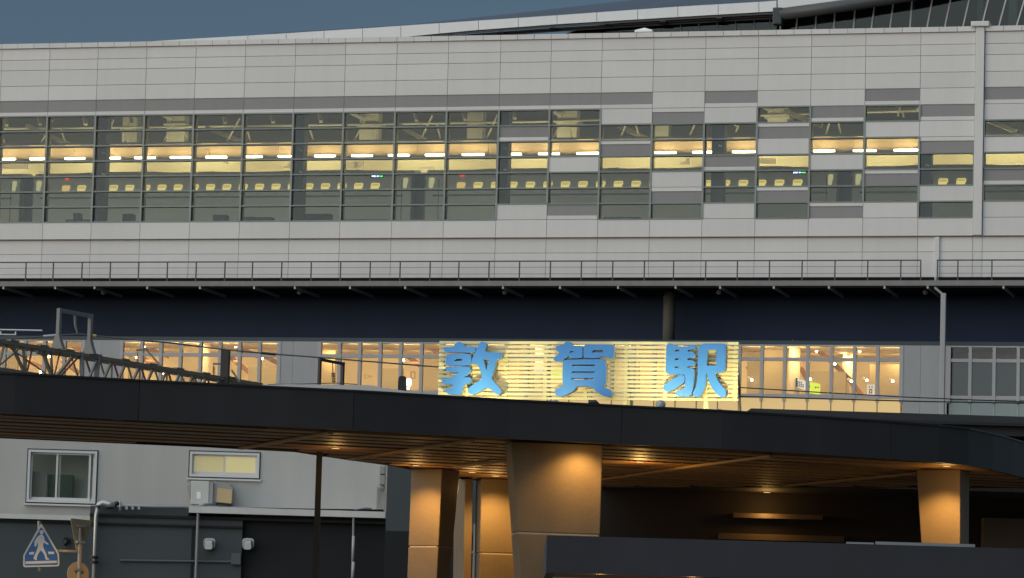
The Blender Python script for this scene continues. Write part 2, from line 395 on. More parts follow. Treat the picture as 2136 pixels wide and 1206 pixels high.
# platform strip lights (each a lamp of its own)
TUBE = emit('lit_tube', (1.0, 0.86, 0.55), 16.0)
AMB = emit('amber_strip', (1.0, 0.66, 0.22), 3.0)
starts = [(-10,30),(62,101),(135,175),(208,249),(281,322),(355,396),(429,471),(503,545),(580,620),(656,698),(733,775),(810,852),(887,928),(964,1008),(1043,1086),(1123,1165),(1203,1248),(1283,1326),(1364,1409),(1445,1487),(1528,1574),(1612,1655),(1697,1740),(1780,1826),(1865,1914),(1950,1996),(2035,2082),(2118,2165)]
for i, (a, b) in enumerate(starts):
    s0 = FAC.on(a, 335 - .0112 * a, NB + 0.6)[0]; s1 = FAC.on(b, 335 - .0112 * b, NB + 0.6)[0]
    t = thing('strip_light', FAC.P((s0 + s1) / 2, NB + 0.5, zl), 'white tube light over the train platform, %s of the row from the left' % ordw(i), 'strip light', 'tube lights over the train platform')
    build('tube', MB().box(FAC, s0, s1, NB + 0.5, NB + 0.62, zl - 0.045, zl + 0.02), TUBE, t)
    build('housing', MB().box(FAC, s0 - 0.05, s1 + 0.05, NB + 0.36, NB + 0.49, zl - 0.09, zl + 0.06), mat('white_plastic', (0.7, 0.7, 0.7)), t)
    lamp('strip_lamp', FAC.P((s0 + s1) / 2, NB + 0.8, zl - 0.02), 'AREA', 13, (1.0, 0.80, 0.50), t, 1.2, look_rot(FAC.k * -1 + Vector((0, 0, 0.15))), size_y=0.12)
for a in (62, 136, 420, 512, 580, 889, 966, 1203, 1528, 1697, 1788):
    zz = ZT - 0.02; s0 = FAC.on(a, 306, NB)[0]
    build('amber_strip', MB().box(FAC, s0, s0 + 1.05, NB + 0.003, NB + 0.06, zz - 0.07, zz), AMB, hall)
# cream wall wash behind the train
for i in range(14):
    s = SL + 4 + i * 7.2
    lamp('platform_lamp', FAC.P(s, NB - 1.2, zl + 0.2), 'AREA', 100, (1.0, 0.86, 0.55), hall, 5.0, look_rot(FAC.k * -1 + Vector((0, 0, -0.25))), size_y=0.3)
    lamp('timber_wash', FAC.P(s + 3, NB + 3.2, zl - 0.9), 'AREA', 70, (1.0, 0.80, 0.50), hall, 6.0, look_rot(FAC.k * -1 + Vector((0, 0, 0.28))), size_y=0.4)  # unseen area light added to wash the timber band
    lamp('roof_lamp', FAC.P(s, NB - 2.5, ZT - 0.3), 'AREA', 26, (1.0, 0.90, 0.62), hall, 4.0, look_rot(FAC.k * -0.6 + Vector((0, 0, 1))), size_y=0.6)

for x, y0, y1, w in ((604,337,350,.1),(743,335,350,.1),(890,349,355,.5),(1435,326,342,.12),(30,342,352,.9),(735,337,352,.7),(1600,330,341,.5),(470,337,341,.14),(1015,330,334,.14)):
    s, z1 = FAC.on(x, y0, NB - 0.6); z0 = FAC.on(x, y1, NB - 0.6)[1]
    mb = MB().box(FAC, s - w, s + w, NB - 0.7, NB - 0.6, z0, z1)
    if w < .13: mb.box(FAC, s - 0.5, s - w - .002, NB - 0.7, NB - 0.62, z0, z0 + 0.14)
    build('platform_fitting_patch', mb, mat('pale_fitting_patch', (0.85, 0.80, 0.62), 0.5), hall)  # widest ones are lighter panels painted as bright patches of the wall
# ------------------------------------------------------------------ train
NT = -9.5
TRAIN = mat('train_ivory', (0.70, 0.70, 0.65), 0.35, dirt=0.06, scale=0.4)
TRAINR = mat('train_roof_grey', (0.22, 0.22, 0.18), 0.5, dirt=0.2)
STRIPE = mat('train_stripe', (0.05, 0.055, 0.06), 0.4)
TWIN = emit('train_window_light', (1.0, 0.80, 0.22), 0.75)
TSHADE = emit('train_window_blind', (1.0, 0.74, 0.26), 0.50)
train = thing('bullet_train', FAC.P(0, NT, 26.9), 'long ivory bullet train standing behind the hall glazing with lit windows', 'train')
zr = FAC.on(460, 361, NT)[1]                   # roof shoulder
zw0, zw1 = FAC.on(240, 401, NT)[1], FAC.on(240, 386.5, NT)[1]
zs = FAC.on(240, 413, NT)[1]
gaps = [FAC.on(55, 400, NT)[0], FAC.on(872, 392, NT)[0], FAC.on(1761, 382, NT)[0]]
gaps = [gaps[0] - 25] + gaps + [gaps[2] + 25]  # cars run on past the frame
def car(s0, s1):
    a, b = s0 + 0.42, s1 - 0.42
    mb = MB(); prof = [(-0.0, 27.2), (0.04, zs - 0.9), (0.04, zr - 0.9), (-0.03, zr - 0.35), (-0.22, zr - 0.05), (-0.7, zr + 0.16), (-1.7, zr + 0.28), (-2.7, zr + 0.16), (-3.1, zr - 0.05), (-3.3, zr - 0.9), (-3.3, 27.2)]
    n = len(prof); vs = [FAC.P(a, NT + p[0], p[1]) for p in prof] + [FAC.P(b, NT + p[0], p[1]) for p in prof]
    fs = [(i, (i + 1) % n, n + (i + 1) % n, n + i) for i in range(n)] + [tuple(range(n)), tuple(range(2 * n - 1, n - 1, -1))]
    body = build('car_body', mb.add(vs, fs), TRAIN, train)
    build('stripe', MB().box(FAC, a + 0.5, b - 0.5, NT + 0.035, NT + 0.048, zs - 0.05, zs + 0.06), STRIPE, body)
    build('stripe', MB().box(FAC, a, b, NT + 0.035, NT + 0.05, 27.25, 27.5), STRIPE, body)
    L = b - a
    for c0, c1, h in ((0.10, 0.36, 0.42), (0.42, 0.5, 0.3), (0.62, 0.9, 0.42)):
        mb = MB(); p = [(a + L * c0, zr + 0.18), (a + L * c1, zr + 0.18), (a + L * c1 - 1.2, zr + 0.2 + h * 0.12), (a + L * c0 + 1.2, zr + 0.2 + h * 0.12)]
        build('roof_unit', mb.prism(FAC, p, NT - 2.6, NT - 0.9), TRAINR, body)
    d = (s1 - s0) / 25.0
    def win(s, w, z0, z1, M, blind=True):
        o = [(s - w / 2, z0), (s + w / 2 - 0.07, z0), (s + w / 2 - 0.05, z0 + (z1 - z0) * 0.45), (s + w / 2, z0 + (z1 - z0) * 0.5), (s + w / 2, z1), (s - w / 2 + 0.02, z1)]
        f = build('window', MB().prism(FAC, rnd(o, 0.22), NT + 0.03, NT + 0.052), M, body)
        if blind: build('blind', MB().box(FAC, s - w / 2 + 0.05, s + w / 2 - 0.05, NT + 0.053, NT + 0.058, z0 + (z1 - z0) * random.choice([0.5, 0.55, 0.62]), z1 - 0.05), TSHADE, body)
        return f
    win(s0 + 0.82 * d, 0.34, zw0 + 0.10, zw1 + 0.30, emit('door_window_light', (0.95, 0.9, 0.45), 0.42), False)
    win(s1 - 0.78 * d, 0.30, zw0 + 0.10, zw1 + 0.30, MATS['door_window_light'], False)
    win(s0 + 2.6 * d, 0.54, zw0, zw1, emit('lobby_window_light', (1.0, 0.66, 0.2), 0.62), False)
    for k in range(20):
        s = s0 + (3.62 + 1.04 * k) * d
        if s < s1 - 2.0 * d:
            win(s, 0.56, zw0, zw1, TWIN)
            build('lower_reflection', MB().box(FAC, s - 0.22, s + 0.2, NT + 0.042, NT + 0.05, zw0 - 0.2, zw0 - 0.15), mat('reflection_tone', (0.55, 0.55, 0.42), 0.25), body)  # pale strip painted as the small reflection under the window
    for ds in (0.45, 1.25, 24.0, 24.6):          # door seams
        build('door_seam', MB().box(FAC, s0 + ds * d - 0.02, s0 + ds * d + 0.02, NT + 0.03, NT + 0.046, 27.6, zr - 0.5), STRIPE, body)
    zz = zw1 + 0.42
    s = s0 + 2.65 * d
    build('number_display', MB().box(FAC, s - 0.13, s + 0.13, NT + 0.035, NT + 0.055, zz - 0.05, zz + 0.06), emit('red_led', (1.0, 0.06, 0.02), 1.1), body)
    s = s1 - 2.9 * d
    dsp = build('destination_display', MB().box(FAC, s - 0.1, s + 0.75, NT + 0.035, NT + 0.05, zz - 0.1, zz + 0.12), BLACK, body)
    for k in range(14):                          # LED dot rows of the unreadable destination text
        x = s + 0.0 + 0.047 * k + (0.05 if k > 5 else 0); hgt = random.choice([0.06, 0.1, 0.14])
        M = emit('blue_led', (0.30, 0.40, 1.0), 9) if k < 8 else emit('green_led', (0.06, 0.85, 0.14), 2.6)
        build('led_column', MB().box(FAC, x, x + 0.034, NT + 0.051, NT + 0.056, zz + 0.01 - hgt / 2, zz + 0.01 + hgt / 2), M, body)
for a, b in zip(gaps, gaps[1:]): car(a, b)
for gp in gaps[1:-1]:
    build('gangway', MB().box(FAC, gp - 0.46, gp + 0.46, NT - 2.6, NT - 0.7, 27.4, zr - 0.1), STEELD, train)
    build('platform_screen_post', MB().box(FAC, gp - 0.26, gp + 0.26, NT + 0.35, NT + 0.6, 26.95, 28.6), STEELD, train)

# things standing along the sill inside
for x, w, h in [(170,2.0,.12),(158,.35,.5),(265,.6,.45),(457,.8,.4),(517,.6,.28),(545,1.2,.25),(660,1.6,.45),(760,2.8,.12),(960,2.6,.12),(1280,1.2,.25),(1320,.8,.25)]:
    s, z = FAC.on(x, 462, -3.2)
    tag(build('equipment_box', MB().box(FAC, s - w / 2, s + w / 2, -3.8, -3.2, 26.9, z + h), BLACK), 'dark box inside the glass, %s' % {170:'under the first red number display',158:'at the foot of the leftmost train doorway',265:'right of the leftmost steel column',457:'midway between the two leftmost steel columns',517:'left of the second steel column',545:'just left of the second steel column, long and flat',660:'right of the second steel column',760:'under the blue and green display, long and flat',960:'left of the third steel column, long and flat',1280:'in the lowest right glazed bay, wider',1320:'in the lowest right glazed bay, narrower'}[x], 'box', 'dark boxes along the hall floor')

# ------------------------------------------------------------------ roof above the parapet
NR = -2.2
def fs(px, py, n=NR): return FAC.on(px, py, n)
topc = [(150,96.5),(290,88),(400,81),(517,74.5),(597,69.5),(676,64.5),(756,59.5),(836,54),(916,48.5),(998,43),(1081,37.5),(1162,32),(1245,26),(1330,20),(1414,14),(1498,9),(1583,4),(1620,1.5)]
botc = [(150,105),(290,101),(400,98),(517,94),(597,90),(676,85),(756,80),(836,78),(916,70),(998,62.5),(1081,56.5),(1162,50.5),(1245,45.5),(1330,40.5),(1414,35.5),(1498,30.5),(1583,25.5),(1620,23.5)]
for i in range(len(topc) - 1):
    a, b, c, d = fs(*topc[i]), fs(*topc[i + 1]), fs(*botc[i + 1]), fs(*botc[i])
    gq = 0.015
    build('eave_panel', MB().prism(FAC, [(d[0] + gq, d[1]), (c[0] - gq, c[1]), (b[0] - gq, b[1]), (a[0] + gq, a[1])], NR - 0.35, NR), mat('eave_white', (0.68, 0.70, 0.72), 0.4, var=0.03, streak=0.05), hall)
# right white eave wedge and dark tube
a = [fs(1622, -60), fs(1622, 21), fs(1640, 20), fs(1768, -1), fs(1900, -24), fs(1900, -60)]
build('eave_panel', MB().prism(FAC, a, NR - 0.35, NR), MATS['eave_white'], hall)
build('eave_tube', MB().tube([FAC.pt(1628, 30, NR), FAC.pt(1770, 11, NR), FAC.pt(1912, -12, NR), FAC.pt(2000, -30, NR)], 0.34, 14), mat('dark_tube', (0.055, 0.058, 0.065), 0.45), hall, smooth=True)
build('eave_bracket', MB().box(FAC, fs(1613, 40)[0], fs(1632, 40)[0], NR - 0.5, NR + 0.25, fs(1620, 52)[1], fs(1620, 17)[1]), STEELD, hall, bevel=0.06)
# gutter rails under the eave
for off, w, nn in ((4, 0.10, -0.15), (9, 0.08, -0.5), (13, 0.14, -0.8)):
    mb = MB(); q = [(835,78),(998,62.5),(1162,50.5),(1330,40.5),(1498,30.5),(1615,24)]
    for (x0, y0), (x1, y1) in zip(q, q[1:]): mb.bar(FAC.pt(x0, y0 + off, NR + nn), FAC.pt(x1, y1 + off, NR + nn), 0.08, w)
    build('gutter_rail', mb, RAILM if off < 10 else mat('dark_tube', (0.055, 0.058, 0.065)), hall)
for x, y in ((941,73),(1046,67),(1153,58),(1268,50),(1382,45),(1500,38)):
    build('gutter_bracket', MB().bar(FAC.pt(x, y - 3, NR - 0.1), FAC.pt(x, y + 4, NR - 0.7), 0.32, 0.18), RAILM, hall)
# roof sheet rising behind the eave
e0 = [(560,71.9),(700,62.9),(836,54),(998,43),(1162,32),(1330,20),(1498,9),(1620,1.5),(1800,-25),(2200,-90)]
e1 = [(560,69),(700,61),(848,51.5),(1060,29.5),(1239,9),(1400,-9),(1560,-27),(1700,-42),(1900,-65),(2300,-110)]
mb = MB(); P0 = [FAC.pt(x, y, NR - 0.1) for x, y in e0]; P1 = [FAC.pt(x, y, -26) for x, y in e1]
N = len(P0); TH = Vector((0, 0, -0.25))
mb.add(P0 + P1 + [p + TH for p in P0] + [p + TH for p in P1], [(i, i + 1, N + i + 1, N + i) for i in range(N - 1)] + [(2 * N + i, 3 * N + i, 3 * N + i + 1, 2 * N + i + 1) for i in range(N - 1)] + [(N + i, N + i + 1, 3 * N + i + 1, 3 * N + i) for i in range(N - 1)])
build('roof', mb, ROOFM, hall)
# clerestory glass and its slanted bars
CG = glass('clerestory_glass', (0.55, 0.62, 0.58), 0.8)
NC = -3.4
mb = MB().prism(FAC, [FAC.on(1180, 66, NC), FAC.on(1300, 66, NC), FAC.on(1620, 64, NC), FAC.on(1620, 37, NC), FAC.on(1300, 55, NC)], NC - 0.03, NC)
build('clerestory_pane', mb, CG, hall)
xs = [1628,1660,1701,1739,1780,1817,1856,1898,1933,1970,2008,2047,2083,2120,2160]
tpx = [1628,1664,1703,1742,1784,1825,1864,1903,1946,1985,2024,2064,2101,2140,2180]
tpy = [36,30,24,18,12,7,2,-4,-8,-10,-10,-10,-10,-10,-10]
for i in range(len(xs) - 1):
    A, B_ = FAC.on(xs[i], 70 - (xs[i] - 1628) * .028, NC), FAC.on(xs[i + 1], 70 - (xs[i + 1] - 1628) * .028, NC)
    C_, D_ = FAC.on(tpx[i + 1], tpy[i + 1], NC), FAC.on(tpx[i], tpy[i], NC)
    build('clerestory_pane', MB().prism(FAC, [A, B_, C_, D_], NC - 0.03, NC), CG, hall)
    build('clerestory_bar', MB().bar(FAC.P(A[0], NC + 0.04, A[1]), FAC.P(D_[0], NC + 0.04, D_[1]), 0.08), PANEL, hall)
for x in (1420,1458,1496,1534,1573,1606):
    build('clerestory_bar', MB().bar(FAC.pt(x, 66, NC + .04), FAC.pt(x, 50 - (x - 1420) * .05, NC + .04), 0.07), MULL, hall)
DRK = mat('dark_loft', (0.12, 0.135, 0.11), 0.8, dirt=0.7, scale=0.35)
build('loft_wall', MB().box(FAC, FAC.on(1632, 60, -9)[0], SRR + 3, -9.3, -9, 38.4, 43), DRK, hall)
build('loft_wall', MB().prism(FAC, [FAC.on(1160, 75, -9), FAC.on(1640, 75, -9), FAC.on(1632, 24, -9), FAC.on(1250, 52, -9)], -9.3, -9), DRK, hall)
for x0, x1 in ((2038,2050),(2104,2120),(1896,1906)):
    s0, s1 = FAC.on(x0, 40, -6)[0], FAC.on(x1, 40, -6)[0]; build('loft_column', MB().box(FAC, s0, s1, -6.3, -6, 38.4, 43), mat('pale_column', (0.35, 0.36, 0.34), 0.6), hall)
build('loft_beam', MB().bar(FAC.pt(1700, 30, -7), FAC.pt(1720, 58, -7), 0.5), mat('brace_paint', (0.40, 0.39, 0.29)), hall)
# white peaked vent on the parapet
mb = MB(); z0 = FAC.on(1345, 69, -1.2)[1]; s0 = FAC.on(1345, 69, -1.2)[0]
b4 = [FAC.P(s0 - .5, -1.6, z0), FAC.P(s0 - .5, -0.8, z0), FAC.P(s0 + .52, -0.8, z0), FAC.P(s0 + .52, -1.6, z0)]
mb.add(b4 + [p + Vector((0, 0, .1)) for p in b4] + [FAC.P(s0 - .02, -1.2, z0 + .3)], [(3, 2, 1, 0), (0, 1, 5, 4), (1, 2, 6, 5), (2, 3, 7, 6), (3, 0, 4, 7), (4, 5, 8), (5, 6, 8), (6, 7, 8), (7, 4, 8)])
build('roof_vent', mb, mat('bright_white', (0.8, 0.82, 0.8), 0.4), hall)

# ------------------------------------------------------------------ walkway ledge, navy wall below it
ZS1 = FAC.on(1000, 586, 1.3)[1]; ZS0 = FAC.on(1000, 596.5, 1.3)[1]
sgap0, sgap1 = FAC.on(1921, 590, 1.3)[0], FAC.on(1953, 590, 1.3)[0]
for a, b in ((SL, sgap0), (sgap0 + .01, sgap1 - .01), (sgap1, SRR + 3)):
    build('ledge', MB().box(FAC, a, b, 0.13, 1.3, ZS0, ZS1), SLABM, hall)
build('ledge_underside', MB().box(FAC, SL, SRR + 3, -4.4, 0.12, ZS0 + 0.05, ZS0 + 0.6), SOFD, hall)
for x in (7,115,197,307,417,530,615,730,845,961,1049,1168,1289,1409,1502,1614,1729,1845,1935,2093):
    s = FAC.on(x, 596, 1.28)[0]
    build('ledge_beam', MB().box(FAC, s - 0.05, s + 0.05, -3.2, 1.27, ZS0 - 0.16, ZS0 - 0.003), mat('beam_grey', (0.45, 0.44, 0.42), 0.6), hall)
for x in (216, 625, 1053, 1500, 1930):
    p = FAC.pt(x, 610, -0.6); p.z = ZS0 - 0.14; build('soffit_dome', MB().sphere(p, 0.16), mat('grey_dome', (0.22, 0.22, 0.22), 0.4), hall, smooth=True)
NN = -4.2
ZR = FAC.on(1000, 545.5, 1.22)[1]
def railing(xs, x0, x1, label):
    s0, s1 = FAC.on(x0, 560, 1.22)[0], FAC.on(x1, 560, 1.22)[0]
    t = thing('railing', FAC.P((s0 + s1) / 2, 1.22, ZS1), label, 'railing', 'railings along the hall ledge')
    for x in xs:
        s = FAC.on(x, 565, 1.22)[0]; build('post', MB().box(FAC, s - 0.032, s + 0.032, 1.19, 1.25, ZS1, ZR - 0.03), RAILM, t)
    build('handrail', MB().box(FAC, s0, s1, 1.18, 1.26, ZR - 0.028, ZR + 0.04), RAILM, t)
    for k in (0.36, 0.70): build('wire_rail', MB().box(FAC, s0, s1, 1.21, 1.23, ZS1 + (ZR - ZS1) * k - 0.014, ZS1 + (ZR - ZS1) * k + 0.014), RAILL, t)
railing([-65,-6,54,111,171,230,289,349,409,469,526.5,587.5,649,710.3,772,834.5,897,957,1020,1083.5,1148,1212.6,1278,1344,1405,1472,1538,1605,1673,1741.6,1810,1879,1920.5], -80, 1921, 'long dark railing on the ledge, left of the downpipe gap')
railing([1955.3,1998,2069,2141], 1954, 2200, 'short dark railing on the ledge, right of the downpipe gap')
# grey round column and the white downpipe in front of the navy wall
s = FAC.on(1396, 650, -2.2)[0]
tag(build('round_column', MB().tube([FAC.P(s, -2.2, 21.4), FAC.P(s, -2.2, ZS0 + 0.02)], 0.34, 20), mat('grey_concrete', (0.13, 0.13, 0.115), 0.8, dirt=0.1), smooth=True), 'grey round concrete column against the navy wall above the sign', 'column')
s = FAC.on(1967, 700, 2.0)[0]; zt = FAC.on(1967, 612, 2.0)[1]
dp = thing('downpipe', FAC.P(s, 2.0, 0), 'white square downpipe running from the ledge gap past the navy wall', 'downpipe')
build('pipe', MB().box(FAC, s - 0.14, s + 0.14, 1.87, 2.13, 0, zt), CWALL, dp, bevel=0.04)
build('offset_pipe', MB().bar(FAC.P(s, 2.0, zt - 0.1), FAC.pt(1950, 600, 1.5), 0.12), SLABM, dp, bevel=0.04)

# ------------------------------------------------------------------ lower concourse with lit windows
CON = Frame(0, 206.8, 13.0)
conc = thing('concourse', CON.P(0, 0, 0), 'white lower concourse with warm lit window rows behind the sign', 'building')
ZC1 = (CON.on(0, 708.5)[1] + CON.on(2000, 721.0)[1]) / 2
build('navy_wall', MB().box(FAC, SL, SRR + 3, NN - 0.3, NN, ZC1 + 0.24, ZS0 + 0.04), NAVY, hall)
zz = lambda y, x=1000, n=0: CON.on(x, y, n)[1]
ZP1, ZP0 = zz(716.5, 800), zz(739.5, 800)                # upper pane row
ZQ1, ZQ0 = zz(746.5, 800), zz(814, 800)                 # lower pane row
ZX1, ZX0 = zz(830.5, 1700), zz(866, 1700) - 0.6         # spandrels
groups = {'a': [-116,-75,-34,7.5,50,91,132,172], 'b': [252,294,334,375,416.5,457.5,498.5,540,581],
 'c': [665,707,749.5,792,834.5,878] + [878 + 44.27 * k for k in range(1, 15)] + [1541.5], 'd': [1541.5,1589,1636.5,1684.5,1734,1782,1830.5,1880], 'e': [1979,2023.5,2073.5,2124,2174,2224]}
def cs(x, y=770): return CON.on(x, y)[0]
ys = {'e': 0}
CF_ = MB()
def wallbox(x0, x1, z0, z1, joints=()):
    ss = [cs(x0)] + [cs(j) for j in joints] + [cs(x1)]
    for a, b in zip(ss, ss[1:]):
        build('wall_panel', MB().box(CON, a + 0.006, b - 0.006, -0.25, 0.0, z0, z1), CWALL, conc)
wallbox(-180, -119, 0, ZC1); wallbox(175, 249, 0, ZC1, (211,)); wallbox(584, 662, 0, ZC1, (610,)); wallbox(1883, 1976, 0, ZC1, (1920,)); wallbox(2227, 2300, 0, ZC1)
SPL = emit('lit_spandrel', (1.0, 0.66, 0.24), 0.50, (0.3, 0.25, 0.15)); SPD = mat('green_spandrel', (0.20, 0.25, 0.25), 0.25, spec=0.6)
for gname, xs in groups.items():
    x0, x1 = xs[0], xs[-1]; a, b = cs(x0), cs(x1)
    for (z0, z1) in ((ZP1, ZC1), (ZQ1, ZP0), (ZX1, ZQ0)):
        build('window_rail', MB().box(CON, a, b, -0.2, 0.0, z0, z1), CFRAME, conc)
    build('wall_base', MB().box(CON, a, b, -0.25, -0.02, 0, ZX0), CWALL, conc)
    for i, x in enumerate(xs):
        if gname == 'd' and i == 0: continue
        s = cs(x); w = 0.09 if 0 < i < len(xs) - 1 else 0.1
        build('window_mullion', MB().box(CON, s - w, s + w, -0.24, 0.03, ZQ0 - 0.4, ZC1 - 0.004), CFRAME, conc)
    for x, y in zip(xs, xs[1:]):
        p, q = cs(x) + 0.05, cs(y) - 0.05
        build('window_pane', MB().box(CON, p, q, -0.13, -0.11, ZP0 - 0.01, ZP1 + 0.01), CGLASS, conc)
        if gname == 'e': build('window_pane', MB().box(CON, p, q, -0.13, -0.11, ZQ0 - 0.01, ZQ1 + 0.01), mat('dark_window', (0.02, 0.028, 0.03), 0.08, spec=0.6), conc)
        else: build('window_pane', MB().box(CON, p, q, -0.13, -0.11, ZQ0 - 0.01, ZQ1 + 0.01), CGLASS, conc)
        build('spandrel', MB().box(CON, cs(x) + 0.03, cs(y) - 0.03, -0.15, -0.06, ZX0 + 0.01, ZX1 - 0.01), SPD if gname == 'e' else SPL, conc)
        build('spandrel_bar', MB().box(CON, cs(y) - 0.027, cs(y) + 0.027, -0.15, -0.03, ZX0 + 0.01, ZX1 - 0.01), CFRAME if gname == 'e' else mat('bronze_bar', (0.25, 0.2, 0.12), 0.5), conc)
# room behind
build('roof', MB().box(CON, cs(-180), cs(2300), -8.3, -0.02, ZC1 + 0.01, ZC1 + 0.22), STEELD, conc)
RB = -8.0; ZF = ZX0 - 0.3; ZCE = ZC1 + 0.0
# ceiling of the room is a step below the roof slab and the back wall closes it
build('ceiling', MB().box(CON, cs(-180), cs(2300), RB, -0.26, ZCE - 0.02, ZCE + 0.008), CREAM, conc)
build('room_floor', MB().box(CON, cs(-180), cs(2300), RB, -0.26, ZF - 0.2, ZF), CREAMD, conc)
build('back_wall', MB().box(CON, cs(-180), cs(2300), RB - 0.2, RB, ZF, ZCE + 0.0), CREAM, conc)
for x in (-175, 2290): build('side_wall', MB().box(CON, cs(x), cs(x) + 0.2, RB, -0.26, ZF, ZCE - 0.03), CREAM, conc)
sdv = cs(1930); build('side_wall', MB().box(CON, sdv, sdv + 0.2, RB, -0.26, ZF, ZCE - 0.03), CREAM, conc)
# partitions, round posts, rafters
def cbox(name, x0, x1, y0, y1, n, M, d=0.25, bevel=0):
    a, z1 = CON.on(x0, y0, n); b, z0 = CON.on(x1, y1, n)
    return build(name, MB().box(CON, a, b, n - d, n, max(z0, ZF), min(z1, ZCE - 0.03)), M, conc, bevel=bevel)
for x0, x1, y0, n, M in [(376,412,700,-3,CREAMD),(1594,1632,700,-2.6,CREAMD),(1690,1762,775,-4,CREAMD),(795,836,768,-3.5,CREAMD),(518,580,765,-3.5,CREAMD),(640,694,700,-5,CREAMD),(270,290,700,-4,CREAMD),(880,935,740,-4,CREAMD),(985,1010,700,-3,CREAMD),(1085,1110,700,-3,CREAMD),(1305,1330,700,-3,CREAMD),(1560,1584,700,-4,CREAMD),(1815,1880,760,-5,CREAMD),(15,30,700,-4,CREAMD)]:
    cbox('partition', x0, x1, y0, 900, n, M)
for x, n in ((427,-2.2),(1657,-2.0),(1127,-2.2),(1768,-5)):
    s = CON.on(x, 760, n)[0]; build('round_post', MB().tube([CON.P(s, n, ZF), CON.P(s, n, ZCE - 0.03)], 0.32, 18), CREAM, conc, smooth=True)
    lamp('post_lamp', CON.P(s - 0.15, n + 0.5, ZCE - 0.14), 'POINT', 14, (1.0, 0.72, 0.35), conc, 0.05)
for q in [(64,710,92,723),(134,712,172,732),(58,752,92,770),(128,750,165,778),(264,712,352,743),(297,747,335,766),(462,712,546,746),(482,746,522,778),(543,738,585,760),(675,712,702,722),(798,722,828,712),(884,716,920,740),(852,744,876,762),(1560,764,1577,792),(1662,752,1684,792),(1688,716,1738,757),(1738,757,1775,795),(1775,795,1798,826),(1650,712,1662,730),(1000,716,1060,742),(1250,716,1320,750),(1000,760,1040,790),(1985,742,2130,749)]:
    n = -4.5
    if q[0] == 1985: n = -1.5
    build('rafter', MB().bar(CON.pt(q[0], q[1], n), CON.pt(q[2], q[3], n), 0.22, 0.27 if n < -2 else 0.5), BEAM, conc)
LAMPE = emit('spot_bulb', (1.0, 0.85, 0.6), 30)
for x, y in [(1701,731),(1791,732),(1566,791),(1739,758),(1774,794),(1806,792),(1860,794),(1688,790),(299,722),(284,745),(490,722),(545,747),(340,777),(111,719),(101,743),(83,775),(840,750),(1325,763),(1052,764)]:
    p = CON.pt(x, y, -3.4)
    f = build('spot_lamp', MB().tube([p + Vector((-.16, .05, .10)), p + Vector((.02, -.05, -.02))], 0.07, 8, 0.1), mat('lamp_white', (0.7, 0.66, 0.6), 0.4), conc, smooth=True)
    build('bulb', MB().sphere(p + Vector((.05, -.08, -.04)), 0.065), LAMPE, f, smooth=True)
for i in range(22):
    x = -60 + i * 92
    s = CON.on(x, 760, -2.5)[0]
    lamp('ceiling_lamp', CON.P(s, -0.75, ZCE - 0.12), 'AREA', 72, (1.0, 0.74, 0.34), conc, 1.5, look_rot(Vector((0, 0, -0.75)) - CON.k), size_y=0.5)
    lamp('room_lamp', CON.P(s, -4.6, ZCE - 0.35), 'AREA', 32, (1.0, 0.74, 0.34), conc, 1.5, look_rot(Vector((0, 0, -0.6)) - CON.k), size_y=1.0)
# signs inside
YS = emit('yellow_sign_light', (0.85, 0.95, 0.05), 0.95)
a, z1 = CON.on(1687, 796, -1.6); b, z0 = CON.on(1710, 824, -1.6)
ysg = thing('exit_sign', CON.P(a, -1.6, z0), 'glowing yellow hanging sign with dark symbols inside the right windows', 'sign')
build('face', MB().prism(CON, [(a, z0 + .12), (b, z0), (b, z1 - .12), (a, z1)], -1.75, -1.6), YS, ysg)
def sgn(u0, u1, v0, v1, M, par, A=None):
    a, b, z0, z1 = A; build('mark', MB().box(CON, a + (b - a) * u0, a + (b - a) * u1, -1.6, -1.588, z0 + (z1 - z0) * v0, z0 + (z1 - z0) * v1), M, par)
A = (a, b, z0, z1)
sgn(.08, .14, .55, .68, BLACK, ysg, A); sgn(.55, .7, .50, .62, BLACK, ysg, A); sgn(.78, .9, .52, .62, BLACK, ysg, A)
a, z1 = CON.on(1661.5, 789, -1.6); b, z0 = CON.on(1679.5, 813, -1.6); A = (a, b, z0, z1)
w = thing('notice_sign', CON.P(a, -1.6, z0), 'white hanging sign with dark lettering left of the yellow sign', 'sign')
build('face', MB().prism(CON, [(a, z0 + .16), (b, z0), (b, z1 - .16), (a, z1)], -1.75, -1.6), emit('white_sign_light', (1, .93, .75), .8), w)
for r in range(3):
    for k in range(4 if r else 3): sgn(.1 + k * .2, .24 + k * .2, .62 - r * .17 - k * .03, .74 - r * .17 - k * .03, BLACK, w, A)
build('edge_bar', MB().box(CON, a - .04, a + .05, -1.76, -1.59, z0 + .15, z1 + .02), BLACK, w)
a, z1 = CON.on(1808.5, 802, -0.3); b, z0 = CON.on(1824, 826, -0.3); A = (a, b, z0, z1)
w = thing('window_notice', CON.P(a, -0.3, z0), 'small white notice with red figure in the second last lit window', 'sign')
build('face', MB().box(CON, a, b, -0.32, -0.3, z0, z1), emit('paper_glow', (1, .82, .6), .55, (.6, .55, .5)), w)
RED = mat('red_print', (0.45, 0.07, 0.04), 0.6)
def sg2(u0, u1, v0, v1):
    build('mark', MB().box(CON, a + (b - a) * u0, a + (b - a) * u1, -0.3, -0.29, z0 + (z1 - z0) * v0, z0 + (z1 - z0) * v1), RED, w)
sg2(.25, .4, .72, .84); sg2(.6, .75, .72, .84); sg2(.28, .72, .5, .6); sg2(.3, .4, .15, .5); sg2(.6, .7, .15, .5); sg2(.3, .7, .28, .36)
a, z1 = CON.on(1147, 770, -1.5); b, z0 = CON.on(1176, 791, -1.5)
w = thing('guide_sign', CON.P(a, -1.5, z0), 'glowing yellow sign glimpsed through the slats left of the middle character', 'sign')
